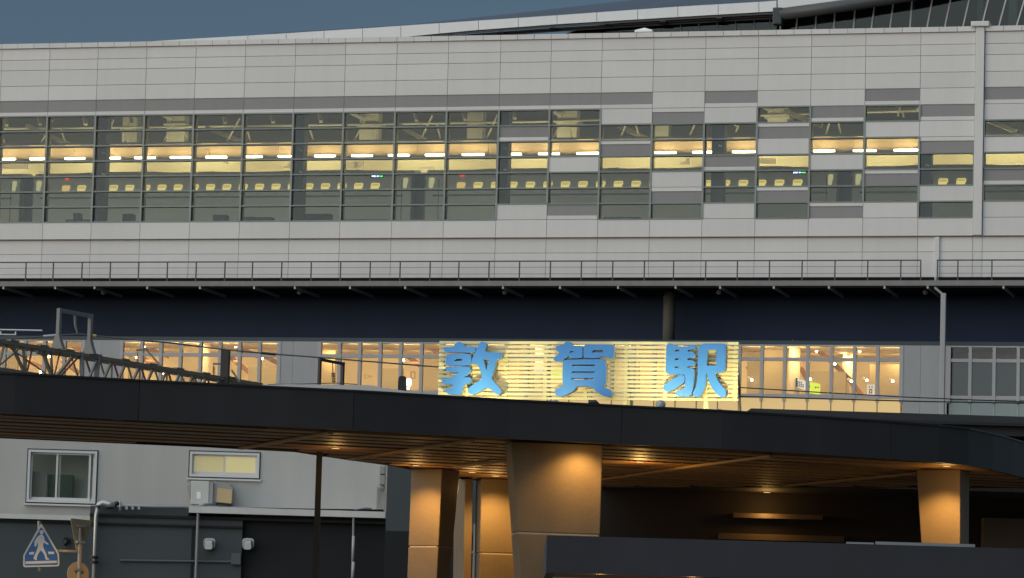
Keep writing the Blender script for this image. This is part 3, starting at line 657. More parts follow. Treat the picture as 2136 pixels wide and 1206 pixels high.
build('face', MB().box(CON, a, b, -1.6, -1.5, z0, z1), YS, w)
a, z1 = CON.on(1113, 764, -1.5); b, z0 = CON.on(1132, 776, -1.5)
w = thing('guide_sign', CON.P(a, -1.5, z0), 'small white lit sign glimpsed through the slats left of the yellow one', 'sign')
build('face', MB().box(CON, a, b, -1.6, -1.5, z0, z1), MATS['white_sign_light'], w)
# faint marks and a picture frame on the inner wall of group c
a, z0 = CON.on(856, 790, -2.4); b, z1 = CON.on(866, 775, -2.4)
w = thing('picture_frame', CON.P(a, -2.4, z0), 'small wooden picture frame hanging inside the windows left of the sign', 'picture')
build('border', MB().prism(CON, [(a, z0), (b, z0), (b, z1), (a, z1)], -2.45, -2.4, [[(a + .05, z0 + .05), (b - .05, z0 + .05), (b - .05, z1 - .05), (a + .05, z1 - .05)]]), BEAM, w)
for (x0, y0, x1, y1) in [(761,781,761,789),(761,789,765,789),(760,784,764,783),(766,781,770,784),(770,784,767,787),(772,784,775,787),(772,787,775,784)]:
    build('wall_mark', MB().bar(CON.pt(x0, y0, -0.09), CON.pt(x1, y1, -0.09), 0.03, 0.03), CREAMD, conc)

# ------------------------------------------------------------------ station name sign on its slatted frame
SG = Frame(0, 110, 14.9)
BOARD = mat('cream_board', (0.70, 0.66, 0.40), 0.55, var=0.06, dirt=0.06, scale=3)
BLUE = mat('letter_blue', (0.045, 0.205, 0.60), 0.4)
BLUES = mat('letter_side', (0.30, 0.40, 0.50), 0.45)
sa, sb = SG.on(915, 770)[0], SG.on(1540, 770)[0]
zt = (SG.on(920, 712)[1] + SG.on(1535, 713)[1]) / 2; zb = (SG.on(1220, 832.5)[1] + SG.on(1535, 838)[1]) / 2
PT = (zt - zb) / 13.55
sign = thing('station_name_sign', SG.P((sa + sb) / 2, 0, zb), 'wide cream slatted sign carrying three big blue characters', 'sign')
for k in range(13):
    z1 = zt - PT * k; h = PT * random.uniform(0.60, 0.66)
    build('slat', MB().box(SG, sa + random.uniform(-.01, .01), sb + random.uniform(-.01, .01), -0.03, 0.0, z1 - h, z1), BOARD, sign)
build('bottom_rail', MB().box(SG, sa - 0.03, sb + 0.02, -0.05, 0.03, zb - 0.004, zb + PT * 0.50), BOARD, sign)
for x in (920, 975, 1055, 1137, 1222, 1305, 1388, 1473, 1534):
    s = SG.on(x, 770)[0]; w = 0.055 if x not in (920, 1534) else 0.07
    build('post', MB().box(SG, s - w, s + w, -0.12, -0.033, zb - (0.55 if x in (1137, 1305, 1473) else 0), zt - 0.01), BOARD, sign)
    if x in (920, 1137, 1305, 1534):
        build('brace_post', MB().bar(SG.P(s, -0.13, zt - 0.15), SG.P(s, -1.0, zb - 0.5), 0.06), METAL, sign)
s = SG.on(1473, 840)[0]
for d in (-1, 1): build('leg', MB().bar(SG.P(s + d * 0.01, -0.07, zb - 0.02), SG.P(s + d * 0.075, -0.07, zb - 0.6), 0.05), BOARD, sign)
Z = 1206 / 160.0
def lettr(ox, parts, name, label):
    cxs = [SG.on(ox + p[0] / Z, 700 + p[1] / Z, 0.32) for o, hs in parts for p in o]
    t = thing(name, SG.P(sum(c[0] for c in cxs) / len(cxs), 0.3, min(c[1] for c in cxs)), label, 'sign letter', 'blue characters of the station name')
    for o, hs in parts:
        cv = lambda L: [SG.on(ox + p[0] / Z, 700 + p[1] / Z, 0.34) for p in L]
        O = rnd(cv(o), 0.3); Hs = [rnd(cv(h), 0.12, 2) for h in hs]
        b = build('stroke', MB().prism(SG, O, 0.10, 0.32, Hs), BLUES, t)
        build('face', MB().prism(SG, O, 0.3205, 0.34, Hs), BLUE, b)
    for k in range(3):
        c = cxs[(k * len(cxs)) // 3]
lettr(900, [
 ([(188,220),(198,182),(350,178),(372,125),(430,96),(492,118),(515,178),(680,178),(694,215),(680,270),(500,268),(240,264),(200,248)], []),
 ([(232,300),(350,290),(600,288),(622,312),(622,470),(400,472),(240,466),(222,440)], [[(352,400),(385,364),(480,366),(475,402)]]),
 ([(214,524),(228,494),(400,488),(590,488),(612,510),(612,570),(585,602),(505,658),(604,655),(624,690),(612,748),(505,758),(482,870),(440,935),(290,930),(232,895),(222,850),(240,826),(330,822),(335,770),(190,762),(160,712),(180,675),(330,662),(350,622),(440,580),(340,578),(240,562)], []),
 ([(788,92),(850,108),(864,150),(838,255),(940,262),(1088,270),(1110,300),(1092,362),(1018,378),(1002,480),(942,670),(985,732),(1090,845),(1104,895),(1066,932),(1010,922),(880,800),(700,912),(640,932),(585,908),(566,860),(592,818),(745,715),(802,660),(748,500),(730,460),(650,450),(626,400),(662,318),(700,230),(745,130)], [[(815,372),(905,375),(862,550)]]),
], 'name_character', 'left blue character on the slatted sign, with splayed lower right strokes')
lettr(1130, [
 ([(350,130),(380,97),(440,97),(470,140),(500,162),(640,165),(640,200),(640,335),(615,356),(445,356),(412,318),(345,375),(305,412),(222,410),(183,380),(190,345),(285,275),(225,228),(217,190),(240,158),(345,155)], [[(430,285),(446,246),(500,246),(496,264),(456,266)]]),
 ([(656,175),(690,145),(880,142),(1090,145),(1136,172),(1132,335),(1100,360),(1040,352),(960,325),(900,342),(878,355),(685,355),(655,330)], [[(780,265),(815,228),(965,228),(960,265)]]),
 ([(352,382),(600,376),(960,370),(1012,420),(1006,760),(960,805),(1070,850),(1108,900),(1085,962),(1000,962),(860,890),(780,800),(550,795),(512,860),(390,932),(290,962),(222,940),(204,885),(232,842),(355,785),(324,745),(330,425)], [[(470,480),(490,456),(835,456),(830,480)],[(465,585),(485,562),(832,564),(828,585)],[(458,692),(480,668),(826,668),(822,692)]]),
], 'name_character', 'middle blue character on the slatted sign, with three horizontal slots')
lettr(1370, [
 ([(150,160),(180,122),(250,130),(300,165),(430,180),(545,148),(600,146),(605,200),(560,220),(488,222),(488,252),(560,255),(598,285),(600,330),(560,352),(482,355),(482,385),(560,388),(600,410),(600,455),(560,482),(478,486),(478,508),(560,512),(592,545),(586,640),(570,820),(540,935),(500,962),(350,960),(300,930),(300,882),(330,858),(420,848),(442,780),(455,622),(380,614),(180,608),(136,570),(148,300)], [[(280,250),(295,222),(352,222),(348,252)],[(278,385),(293,355),(346,355),(342,385)],[(273,510),(290,485),(342,485),(340,510)]]),
 ([(345,632),(385,616),(425,632),(442,680),(425,740),(270,845),(180,887),(120,868),(98,812),(130,765),(220,710)], []),
 ([(658,190),(690,142),(740,122),(900,122),(1055,125),(1086,160),(1076,550),(1040,578),(910,582),(940,680),(1010,780),(1088,862),(1088,935),(1050,972),(1000,965),(900,880),(820,740),(790,600),(772,580),(770,760),(720,900),(660,977),(590,962),(558,910),(618,800),(645,600),(650,300)], [[(795,222),(945,222),(935,475),(780,475)]]),
], 'name_character', 'right blue character on the slatted sign, with a square opening in its right half')
for i, (x, pw, lb) in enumerate(((985, 165, 'leftmost dark floodlight below the left character of the sign'), (1157, 75, 'round floodlight poking above the canopy below the middle character'), (1378, 120, 'bright rimmed floodlight below the right character of the sign'), (1500, 150, 'floodlight below the right end of the slatted sign'))):
    p = SG.pt(x, 845 if x < 1300 else 846, 1.7)
    if x in (985, 1500): p.z -= 0.25
    f = thing('floodlight', p, lb, 'floodlight', 'floodlights under the station sign')
    aim = (SG.P(SG.on(x, 780, 0)[0], 0, (zt + zb) / 2 + 0.15) - p).normalized()
    build('housing', MB().tube([p - aim * 0.16, p - aim * 0.05, p + aim * 0.06], 0.10, 14, 0.15), mat('lamp_grey', (0.25, 0.26, 0.28), 0.4), f, smooth=True)
    build('lens', MB().disc(p + aim * 0.065, aim, 0.13), emit('flood_lens', (1.0, 0.93, 0.6), 5.0), f)
    build('bracket', MB().bar(p - Vector((0, 0, 0.16)), Vector((p.x, p.y, zb - 0.62)), 0.05), BLACK, f)
    lamp('flood_lamp', p + aim * 0.09, 'SPOT', pw * 2.0, (1.0, 0.83, 0.38), f, 0.08, look_rot(aim), R(125), blend=0.6)
p = SG.pt(1243, 842, 1.5)
tag(build('pipe_elbow', MB().tube([p + Vector((-.22, 0, .05)), p + Vector((.0, 0, .05)), p + Vector((.09, 0, -.02)), p + Vector((.1, 0, -.5))], 0.06, 10), BLACK, smooth=True), 'black bent pipe below the middle character of the sign', 'pipe')

blk = thing('flat_roof_block', SG.P((sa + sb) / 2, 0, 0), 'low flat roofed block behind the canopy carrying the slatted sign', 'building')
ZB_ = zb - 0.6
build('roof', MB().box(SG, sa - 2.5, sb + 2.5, -4.5, 3.2, ZB_ - 0.3, ZB_ - 0.02), SOFD, blk)
build('wall', MB().box(SG, sa - 2.2, sb + 2.2, -4.2, 2.9, 0, ZB_ - 0.303), LBW, blk)

# ------------------------------------------------------------------ overhead line gantry, portals and wires
ZTC, ZBC = 12.95, 12.02
T = lambda px, py: on_z(px, py, ZTC)
gan = thing('catenary_gantry', T(250, 754), 'grey lattice catenary gantry crossing in front of the left lit windows', 'gantry')
A0, A1 = T(-60, 702), T(545, 803)
axis = (A1 - A0).normalized(); side = Vector((axis.y, -axis.x, 0)).normalized() * -0.7
dz = Vector((0, 0, ZBC - ZTC))
def ax(px):                                    # point on the top chord at picture column px
    q = T(px, 712 + (px - 0) * 0.165); t = (q - A0).dot(axis); return A0 + axis * t
for nm, off, w in (('top_chord', Vector(), .13), ('top_chord', side, .11), ('bottom_chord', dz, .12), ('bottom_chord', dz + side, .10)):
    build(nm, MB().bar(A0 + off, A1 + off, w), CATM, gan)
nodes = [-40, -12, 10, 23, 49, 69, 87, 107, 127, 158, 180]
for q_ in (A0 + axis * 0.3, A0 + axis * 0.3 + side): build('mast', MB().bar(Vector((q_.x, q_.y, 0)), q_ + Vector((0, 0, .3)), 0.22), CATG, gan)
def brace(xa, xb, M=CATM, w=0.07, off=Vector()): build('brace', MB().bar(ax(xa) + off, ax(xb) + dz + off, w), M, gan)
for a, b, M, w in ((-30,2,CATM,.06),(10,0,CATM,.07),(23,54,CATM,.09),(49,56,CATG,.10),(69,59,REDB,.06),(3,108,CATM,.04),(87,112,CATM,.10),(107,114,REDB,.06),(127,116,REDB,.05),(108,111,CATM,.07),(158,119,CATM,.10),(170,126,REDB,.05),(49,-6,CATM,.05)):
    brace(a, b, M, w)
L = (A1 - A0).length; n = 0; t0 = (ax(186) - A0).dot(axis)
while t0 < L - 1.0:
    p, q = A0 + axis * t0, A0 + axis * (t0 + 0.62)
    build('brace', MB().bar(p + dz, q, 0.075), CATM if n % 3 else CATG, gan)
    build('brace', MB().bar(p + side, q + dz + side, 0.05), REDB if n % 2 else CATM, gan)
    if n % 2: build('brace', MB().bar(q, q + dz, 0.06), CATM, gan)
    if n % 2 == 0: build('gusset', MB().bar(p + axis * 0.25 + Vector((0, 0, .09)), p + axis * 0.75 + Vector((0, 0, .09)), 0.16, 0.05), CATM, gan)
    t0 += 0.9; n += 1
for x in (28, 90, 145): build('gusset', MB().bar(ax(x) + Vector((0, 0, .09)) - axis * .25, ax(x) + Vector((0, 0, .09)) + axis * .25, 0.16, 0.06), CATM, gan)
build('plate', MB().bar(ax(78) - Vector((0, 0, .1)), ax(98) - Vector((0, 0, .12)), 0.1, 0.24), CATM, gan)
def vert_at(px, py, Y):                        # height of the picture point on the vertical plane y=Y
    d = ray(px, py); return CAMP + d * (Y / d.y)
def portal(xl, xr, ytl, ytr, w, label, Mx, name='portal_frame', base=True):
    pl, pr = ax(xl), ax(xr); zl = vert_at(xl, ytl, pl.y).z; zr_ = vert_at(xr, ytr, pr.y).z
    t = thing(name, pl, label, 'portal frame', 'portal frames on the catenary gantry')
    for p in (pl, pr):
        build('post', MB().box(Frame(p.x, p.y, 30), -w / 2, w / 2, -w / 2, w / 2, p.z + 0.04, zl), Mx, t, bevel=0.02)
        if base:
            fr = Frame(p.x, p.y, 30); build('base', MB().prism(fr, [(-.26, p.z + .07), (.26, p.z + .07), (.15, p.z + .32), (w / 2 + .01, p.z + .55), (-w / 2 - .01, p.z + .55), (-.15, p.z + .32)], -w / 2 - .015, w / 2 + .015), Mx, t)
    build('crossbar', MB().bar(Vector((pl.x, pl.y, zl - w / 2)) - (pr - pl).normalized() * w / 2, Vector((pr.x, pr.y, zl - w / 2)) + (pr - pl).normalized() * w / 2, w * 0.95), Mx, t)
    return t, pl, pr, zl
t, pl, pr, zl_ = portal(122, 188, 643, 657, 0.145, 'tall grey portal frame standing on the gantry against the navy wall', CATG)
mid = pl.lerp(pr, 0.5); mid.z = zl_ - 0.14
ins = build('insulator', MB().tube([mid, mid + Vector((0.02, 0, -.35)), mid + Vector((.10, 0, -.62))], 0.055, 8, 0.03), CATG, t)
for d, x in ((Vector(), 172), (Vector(), 207)):
    p = ax(x); build('hanging_leg', MB().bar(p + Vector((0, 0, 0.1)), p + Vector((-.05 if x > 200 else .05, 0, -1.1)), 0.16 if x > 200 else 0.13, 0.2), CATG, t)
t, pl, pr, zl_ = portal(672, 721, 747, 757, 0.115, 'low dark portal frame standing in front of the windows left of the sign', BLACK, base=False)
for p in (pl, pr):
    fr = Frame(p.x, p.y, 30); build('leg', MB().box(fr, -.057, .057, -.057, .057, 11.2, p.z + 0.039), BLACK, t)
mid = pl.lerp(pr, 0.55); mid.z = zl_ - 0.12
ins = build('insulator_rod', MB().tube([mid, mid + Vector((.03, 0, -.5))], 0.02, 6), BLACK, t)
mb = MB()
for k in range(6): mb.tube([mid + Vector((.03 + .008 * k, 0, -.38 - .062 * k)), mid + Vector((.033 + .008 * k, 0, -.415 - .062 * k))], 0.075, 10)
build('insulator_disc', mb, BLACK, t)
# dark post with arm, small arm with strut, insulator strings
p = ax(474); ztp = vert_at(474, 731, p.y).z
t = thing('catenary_post', (p.x, p.y, 11.2), 'thick dark post with side arm at the right end of the gantry', 'post')
build('shaft', MB().box(Frame(p.x, p.y, 10), -.145, .145, -.145, .145, 0, ztp), mat('dark_post', (0.03, 0.027, 0.024), 0.6), t)
q = vert_at(444, 759, p.y); build('arm', MB().bar(q, Vector((p.x - .14, p.y, q.z)), 0.07), CATM, t)
build('strut', MB().bar(vert_at(483, 772, p.y), vert_at(500, 797, p.y), 0.07), CATM, t)
r = build('insulator_rod', MB().tube([vert_at(446, 763, p.y), vert_at(445, 790, p.y)], 0.018, 6), REDB, t)
for k in range(6):
    c = vert_at(446, 768 + k * 3.6, p.y); build('insulator_disc', MB().disc(c, (0, 0, 1), 0.062, 10, 0.018), REDB, r)
p = ax(340)
t = thing('insulator_stand', p, 'thin bent arm with an insulator standing on the middle of the gantry', 'arm')
build('strut', MB().bar(p + Vector((0, 0, .05)), vert_at(306, 730, p.y), 0.07), CATM, t)
build('arm', MB().bar(vert_at(284, 730.5, p.y), vert_at(307, 729.5, p.y), 0.07), CATM, t)
r = build('insulator_rod', MB().tube([vert_at(287, 733, p.y), vert_at(286, 757, p.y)], 0.02, 6), CATM, t)
for k in range(4):
    c = vert_at(286.5, 746 + k * 3, p.y); build('insulator_disc', MB().disc(c, (0, 0, 1), 0.06, 10, 0.016), BLACK, r)
def wire(name, pts, Y, r, label, M=BLACK):
    return tag(build(name, MB().tube([vert_at(x, y, Y) for x, y in pts], r, 6), M), label, 'wire', 'overhead wires')
w = wire('overhead_wire', [(-60,709),(0,708),(40,706),(80,702.5),(120,699.5),(165,697),(200,701),(240,704.5),(350,715),(465,729),(560,738),(650,744.5),(780,755),(912,765.5),(1100,778)], 131, 0.028, 'dark overhead wire running from the tall portal frame to the sign', mat('wire_grey', (0.06, 0.06, 0.065), 0.5))
build('insulator_sleeve', MB().tube([vert_at(186, 699.5, 130.9), vert_at(201, 701, 130.9)], 0.05, 8), mat('yellow_sleeve', (0.42, 0.30, 0.05), 0.5), w)
build('insulator_sleeve', MB().tube([vert_at(90, 701.5, 130.9), vert_at(128, 698.6, 130.9)], 0.04, 8), mat('pale_sleeve', (0.4, 0.4, 0.4), 0.5), w)
build('insulator_sleeve', MB().tube([vert_at(545, 736.5, 130.9), vert_at(575, 739.5, 130.9)], 0.045, 8), BLACK, w)
wire('overhead_wire', [(1500,805),(1545,808.5),(1700,818),(1880,828),(2000,833),(2200,841)], 120, 0.020, 'upper of two thin wires crossing the right lit windows')
wire('overhead_wire', [(1500,826),(1545,827),(1700,831.5),(1920,837.5),(2040,839.5),(2200,842)], 121, 0.024, 'lower of two thin wires crossing under the right lit windows')
wire('overhead_wire', [(560,802),(640,801),(700,799),(745,802)], 133, 0.015, 'short wire at the foot of the low portal frame')
t = thing('pipe_rack', vert_at(40, 690, 126), 'pale horizontal pipe frame at the left edge against the navy wall', 'pipe frame')
q_ = vert_at(-62, 687, 126); build('post', MB().tube([Vector((q_.x, q_.y, 0)), q_ + Vector((0, 0, .2))], 0.07, 10), METAL, t)
build('rail', MB().tube([vert_at(-60, 687, 126), vert_at(88, 690, 126)], 0.035, 8), METAL, t)
build('rail', MB().tube([vert_at(-60, 697.5, 126), vert_at(33, 698.5, 126)], 0.03, 8), METAL, t)
build('upright', MB().tube([vert_at(33, 688.5, 126.1), vert_at(33, 699, 126.1)], 0.03, 8), METAL, t)
build('upright', MB().tube([vert_at(2, 688, 126.1), vert_at(2, 698, 126.1)], 0.03, 8), METAL, t)

# pale platform roof and the lamp unit on it
t = thing('platform_roof', vert_at(700, 850, 100), 'pale grey flat platform roof between the gantry and the canopy', 'roof')
PF = Frame(0, 100, 0)
PRM = mat('platform_roof_paint', (0.42, 0.42, 0.41), 0.6, dirt=0.08, streak=0.08)
o = [PF.on(*q) for q in [(545, 880), (545, 803), (600, 801.5), (700, 803), (773, 804), (795, 808), (880, 821), (905, 829), (905, 880)]]
build('roof_edge', MB().prism(PF, o, -6, 0), PRM, t)
o = [PF.on(*q, 0.3) for q in [(545, 880), (545, 809), (600, 809.5), (700, 811.5), (800, 815), (880, 826), (898, 830), (898, 880)]]
build('gutter', MB().prism(PF, o, 0.02, 0.3), PRM, t)
for x_ in (600, 880):
    q_ = PF.on(x_, 870)[0]; build('post', MB().box(PF, q_ - .1, q_ + .1, -3.2, -3.0, 0, PF.on(x_, 879)[1]), CATG, t)
t = thing('lamp_unit', vert_at(842, 822, 100.9), 'dark rounded box with a bright white lamp on the platform roof', 'lamp')
LU = Frame(0, 100.9, 0)
a, z1 = LU.on(831, 784); b, z0 = LU.on(847, 818)
build('box', MB().prism(LU, rnd([(a, z0 - .1), (b, z0 - .1), (b, z1), (a, z1)], 0.3, 4), -0.25, 0), BLACK, t)
a, z1 = LU.on(848.5, 790); b, z0 = LU.on(857, 804.5)
build('lamp', MB().prism(LU, rnd([(a, z0), (b, z0), (b, z1), (a, z1)], .2), -0.1, -0.02), emit('white_lamp', (1, .97, .9), 8), t)
a, z1 = LU.on(849.5, 806.5); b, z0 = LU.on(854, 811); build('lamp', MB().box(LU, a, b, -.1, -.02, z0, z1), MATS['white_lamp'], t)

# ------------------------------------------------------------------ old pale building at the left
LB = Frame(0, 90, 0)
def lb(px, py, n=0): return LB.on(px, py, n)
old = thing('old_building', LB.P(lb(300, 1000)[0], 0, 0), 'pale grey old building with two sliding windows under the canopy', 'building')
ZG = (lb(100, 1075)[1] + lb(600, 1071)[1]) / 2; ZO = lb(803, 852)[1]
s0, s1 = lb(-250, 1000)[0], lb(803, 1000)[0]
def hole(x0, y0, x1, y1):
    a, z1 = lb(x0, y0); b, z0 = lb(x1, y1); return a, b, z0, z1
W1 = hole(60, 938, 199, 1051); W2 = hole(397, 942, 540, 998)
build('wall', MB().prism(LB, [(s0, ZG - 0.2), (s1, ZG - 0.2), (s1, ZO), (s0, ZO)], -0.25, 0, [[(W[0], W[2]), (W[1], W[2]), (W[1], W[3]), (W[0], W[3])] for W in (W1, W2)]), LBW, old)
ALU = mat('window_aluminium', (0.60, 0.60, 0.60), 0.5, metal=0.0)
def slide(W, inner, lit):
    a, b, z0, z1 = W; fw = 0.055
    w = build('window_frame', MB().prism(LB, [(a, z0), (b, z0), (b, z1), (a, z1)], -0.1, 0.05, [[(a + fw, z0 + fw), (b - fw, z0 + fw), (b - fw, z1 - fw), (a + fw, z1 - fw)]]), ALU, old)
    build('shadow_gap', MB().prism(LB, [(a - .03, z0 - .03), (b + .03, z0 - .03), (b + .03, z1 + .03), (a - .03, z1 + .03)], 0.001, 0.012, [[(a - .001, z0 - .001), (b + .001, z0 - .001), (b + .001, z1 + .001), (a - .001, z1 + .001)]]), STEELD, w)
    build('sill', MB().box(LB, a - .05, b + .05, 0.0, 0.09, z0 - .075, z0 - .035), ALU, w)
    for j, (u0, u1, nn) in enumerate(inner):
        p, q = a + fw + (b - a - 2 * fw) * u0, a + fw + (b - a - 2 * fw) * u1
        sh = build('sash', MB().prism(LB, [(p, z0 + fw), (q, z0 + fw), (q, z1 - fw), (p, z1 - fw)], nn - 0.03, nn, [[(p + .045, z0 + fw + .07), (q - .045, z0 + fw + .07), (q - .045, z1 - fw - .045), (p + .045, z1 - fw - .045)]]), ALU, old)
        build('sash_pane', MB().box(LB, p + .045, q - .045, nn - 0.02, nn - 0.012, z0 + fw + .07, z1 - fw - .045), CGLASS if not lit else emit('frosted_lit_dim' if j == 0 else 'frosted_lit', (1.0, 0.82, 0.32), 0.22 if j == 0 else 0.30, (0.4, 0.38, 0.25)), sh)
    return w
slide(W1, ((0, 0.47, -0.05), (0.40, 0.94, -0.012), (0.90, 1.0, -0.06)), False)
slide(W2, ((0, 0.52, -0.045), (0.48, 1.0, -0.008)), True)
a, b, z0, z1 = W1                               # what shows through the clear window
build('room_wall', MB().box(LB, a - .5, b + .5, -1.3, -1.2, z0 - .5, z1 + .6), mat('room_grey', (0.62, 0.66, 0.62), 0.8), old)
build('room_ceiling', MB().box(LB, a - .5, b + .5, -1.2, -0.26, z1 + .12, z1 + .2), mat('room_white', (0.8, 0.8, 0.78), 0.8), old)
build('room_floor', MB().box(LB, a - .5, b + .5, -1.2, -0.26, z0 - .5, z0 - .4), mat('room_grey', (0.62, 0.66, 0.62)), old)
build('curtain', MB().box(LB, a + .02, a + .42, -0.5, -0.4, z0 - .3, z1 - .5), mat('curtain_grey', (0.34, 0.35, 0.34), 0.9), old)
build('cabinet', MB().box(LB, a + .42, a + 1.0, -1.1, -0.6, z0 - .3, z1 - .55), mat('green_cabinet', (0.07, 0.14, 0.11), 0.6), old)
# white ledge, two runs
for x0, x1, y0, y1, nn in ((-200, 197, 1071, 1081, 0.45), (394, 804, 1062, 1075, 1.75)):
    p, z1 = lb(x0, (y0), nn); q, _ = lb(x1, y0, nn); z1 = lb((x0 + x1) / 2, y0, nn)[1]; z0 = lb((x0 + x1) / 2, y1, nn)[1]
    build('white_ledge', MB().box(LB, p, q, 0.002, nn, z0, z1), mat('ledge_white', (0.56, 0.56, 0.54), 0.6, streak=0.2), old)
# lower slate walls
p0, p1, p2 = lb(-250, 1100)[0], lb(201, 1100)[0], lb(515, 1100)[0]
low = thing('low_wall', LB.P(p1, 1.0, 0), 'dark slate lower wall with pipes and vent hoods under the white ledge', 'wall')
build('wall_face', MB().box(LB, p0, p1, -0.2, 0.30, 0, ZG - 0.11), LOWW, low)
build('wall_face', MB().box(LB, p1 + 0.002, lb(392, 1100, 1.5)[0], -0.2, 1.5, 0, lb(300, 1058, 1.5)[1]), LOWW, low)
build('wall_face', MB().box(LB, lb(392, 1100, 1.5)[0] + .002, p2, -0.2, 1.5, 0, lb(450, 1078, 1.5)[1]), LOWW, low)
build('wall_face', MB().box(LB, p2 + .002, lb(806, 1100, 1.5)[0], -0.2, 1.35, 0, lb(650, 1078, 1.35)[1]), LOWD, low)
build('coping', MB().box(LB, p1 - .02, p2 + .01, 1.502, 1.58, lb(350, 1098, 1.5)[1], lb(350, 1094, 1.5)[1]), LOWD, low)
build('coping', MB().box(LB, p1, lb(806, 1100, 1.6)[0], 1.502, 1.56, lb(450, 1084, 1.5)[1], lb(450, 1078.5, 1.5)[1]), LOWD, low)
build('coping', MB().box(LB, p0, p1, 0.302, 0.37, lb(100, 1091, .3)[1], lb(100, 1086, .3)[1]), LOWD, low)
build('pilaster', MB().box(LB, lb(398, 1150, 1.6)[0], lb(402, 1150, 1.6)[0], 1.502, 1.54, 0, lb(400, 1100, 1.6)[1]), LOWD, low)
t = thing('chrome_pipe', LB.P(lb(198, 1200, 1.7)[0], 1.7, 0), 'shiny metal drainpipe with elbow at the corner of the slate wall', 'pipe')
CH = mat('chrome_pipe_metal', (0.40, 0.40, 0.40), 0.3, metal=0.6)
x = lambda px, py, n=1.7: LB.pt(px, py, n)
b = x(204, 1058); build('riser', MB().tube([Vector((x(199.5, 1150).x - .02, b.y, 0)), Vector((x(199.5, 1150).x - .02, b.y, b.z - .2)), b], 0.05, 10), CH, t, smooth=True)
build('elbow', MB().tube([b, x(207, 1051), x(214, 1049.5), x(226, 1053), x(240, 1054)], 0.075, 10), CH, t, smooth=True)
build('branch', MB().tube([x(222, 1058), x(236, 1056), x(243, 1050), x(249, 1051)], 0.06, 10), BLACK, t, smooth=True)
build('collar', MB().tube([x(249, 1046), x(252, 1066)], 0.045, 8), CH, t, smooth=True)
for yy in (1163, 1173):
    c = x(196, yy); build('clamp', MB().disc(c, (0, 0, 1), 0.1, 10, 0.07), BLACK, t)
t = thing('wall_pipe_run', x(500, 1058, 1.85), 'thin grey pipe running along the top of the white ledge', 'pipe')
build('pipe', MB().tube([x(250, 1054), x(330, 1057), x(430, 1057.5), x(480, 1060), x(640, 1066), x(800, 1070)], 0.035, 8), mat('pvc_grey', (0.24, 0.25, 0.27), 0.5), t, smooth=True)
build('cable', MB().tube([x(455, 1055), x(485, 1060), x(640, 1063), x(800, 1065)], 0.025, 8), BLACK, t, smooth=True)
for px in (262, 275, 288): build('clip', MB().box(LB, x(px, 1060).x, x(px + 5, 1060).x, 1.7, 1.78, x(px, 1063).z, x(px, 1056).z), METAL, t)
t = thing('conduit', x(411, 1206, 1.7), 'grey conduit running down the slate wall from the air conditioner', 'pipe')
build('pipe', MB().tube([x(450, 1052, 1.6), x(428, 1052), x(417, 1055), x(414, 1064), x(412, 1110), Vector((x(409, 1206).x, x(409, 1206).y, 0))], 0.036, 8), mat('pvc_grey', (0.24, 0.25, 0.27)), t, smooth=True)
t = thing('conduit', x(737, 1206, 1.7), 'thin cable conduit with a bend hanging on the black wall right of the post', 'pipe')
build('pipe', MB().tube([x(775, 1062), x(760, 1060), x(742, 1062), x(738, 1075), x(737, 1117), Vector((x(735, 1206).x, x(735, 1206).y, 0))], 0.028, 8), mat('pvc_grey', (0.24, 0.25, 0.27)), t, smooth=True)
for (y0, y1) in ((1118, 1168), (1172, 1206)):
    build('sleeve', MB().tube([x(737.3, y0, 1.71), x(736, y1, 1.71)], 0.034, 8), mat('pale_sleeve', (0.4, 0.4, 0.4), 0.5), t, smooth=True)
for px, lb_ in ((436, 'left steel vent hood on the slate wall'), (517, 'right steel vent hood on the slate wall')):
    t = thing('vent_hood', x(px, 1145, 1.5), lb_, 'vent', 'steel vent hoods on the slate wall')
    a, z1 = LB.on(px - 10, 1124, 1.6); b2, z0 = LB.on(px + 10, 1147, 1.6)
    HM = mat('hood_steel', (0.66, 0.66, 0.64), 0.28, metal=0.75)
    vs = []
    for nn, ins, dzz in ((1.503, 0.0, 0.0), (1.66, 0.0, -0.02), (1.74, 0.03, -0.10)):
        o = rnd([(a + ins, z0), (b2 - ins, z0), (b2 - ins, z1 + dzz), (a + ins, z1 + dzz)], 0.3, 3); vs.append([LB.P(p[0], nn, p[1]) for p in o])
    n = len(vs[0]); mb = MB(); mb.add([v for r_ in vs for v in r_], [(r_ * n + i, r_ * n + (i + 1) % n, (r_ + 1) * n + (i + 1) % n, (r_ + 1) * n + i) for r_ in range(2) for i in range(n)] + [tuple(2 * n + i for i in range(n)), tuple(range(n))])
    build('shell', mb, HM, t, smooth=False)
    build('flange', MB().prism(LB, rnd([(a - .02, z0 + .03), (b2 + .02, z0 + .03), (b2 + .02, z1 + .02), (a - .02, z1 + .02)], .3), 1.5005, 1.5025 + .015), ALU, t)
t = thing('junction_box', x(493, 1166, 1.5), 'small grey junction box with a long thin pipe under the vent hoods', 'junction box')
a, z1 = LB.on(483, 1154, 1.6); b2, z0 = LB.on(502, 1178, 1.6)
build('box', MB().box(LB, a, b2, 1.503, 1.62, z0, z1), mat('slate_box', (0.085, 0.095, 0.10), 0.6), t, bevel=0.01)
build('pipe', MB().tube([x(250, 1169, 1.54), x(483, 1172, 1.54)], 0.028, 8), mat('slate_box', (0.085, 0.095, 0.10)), t)
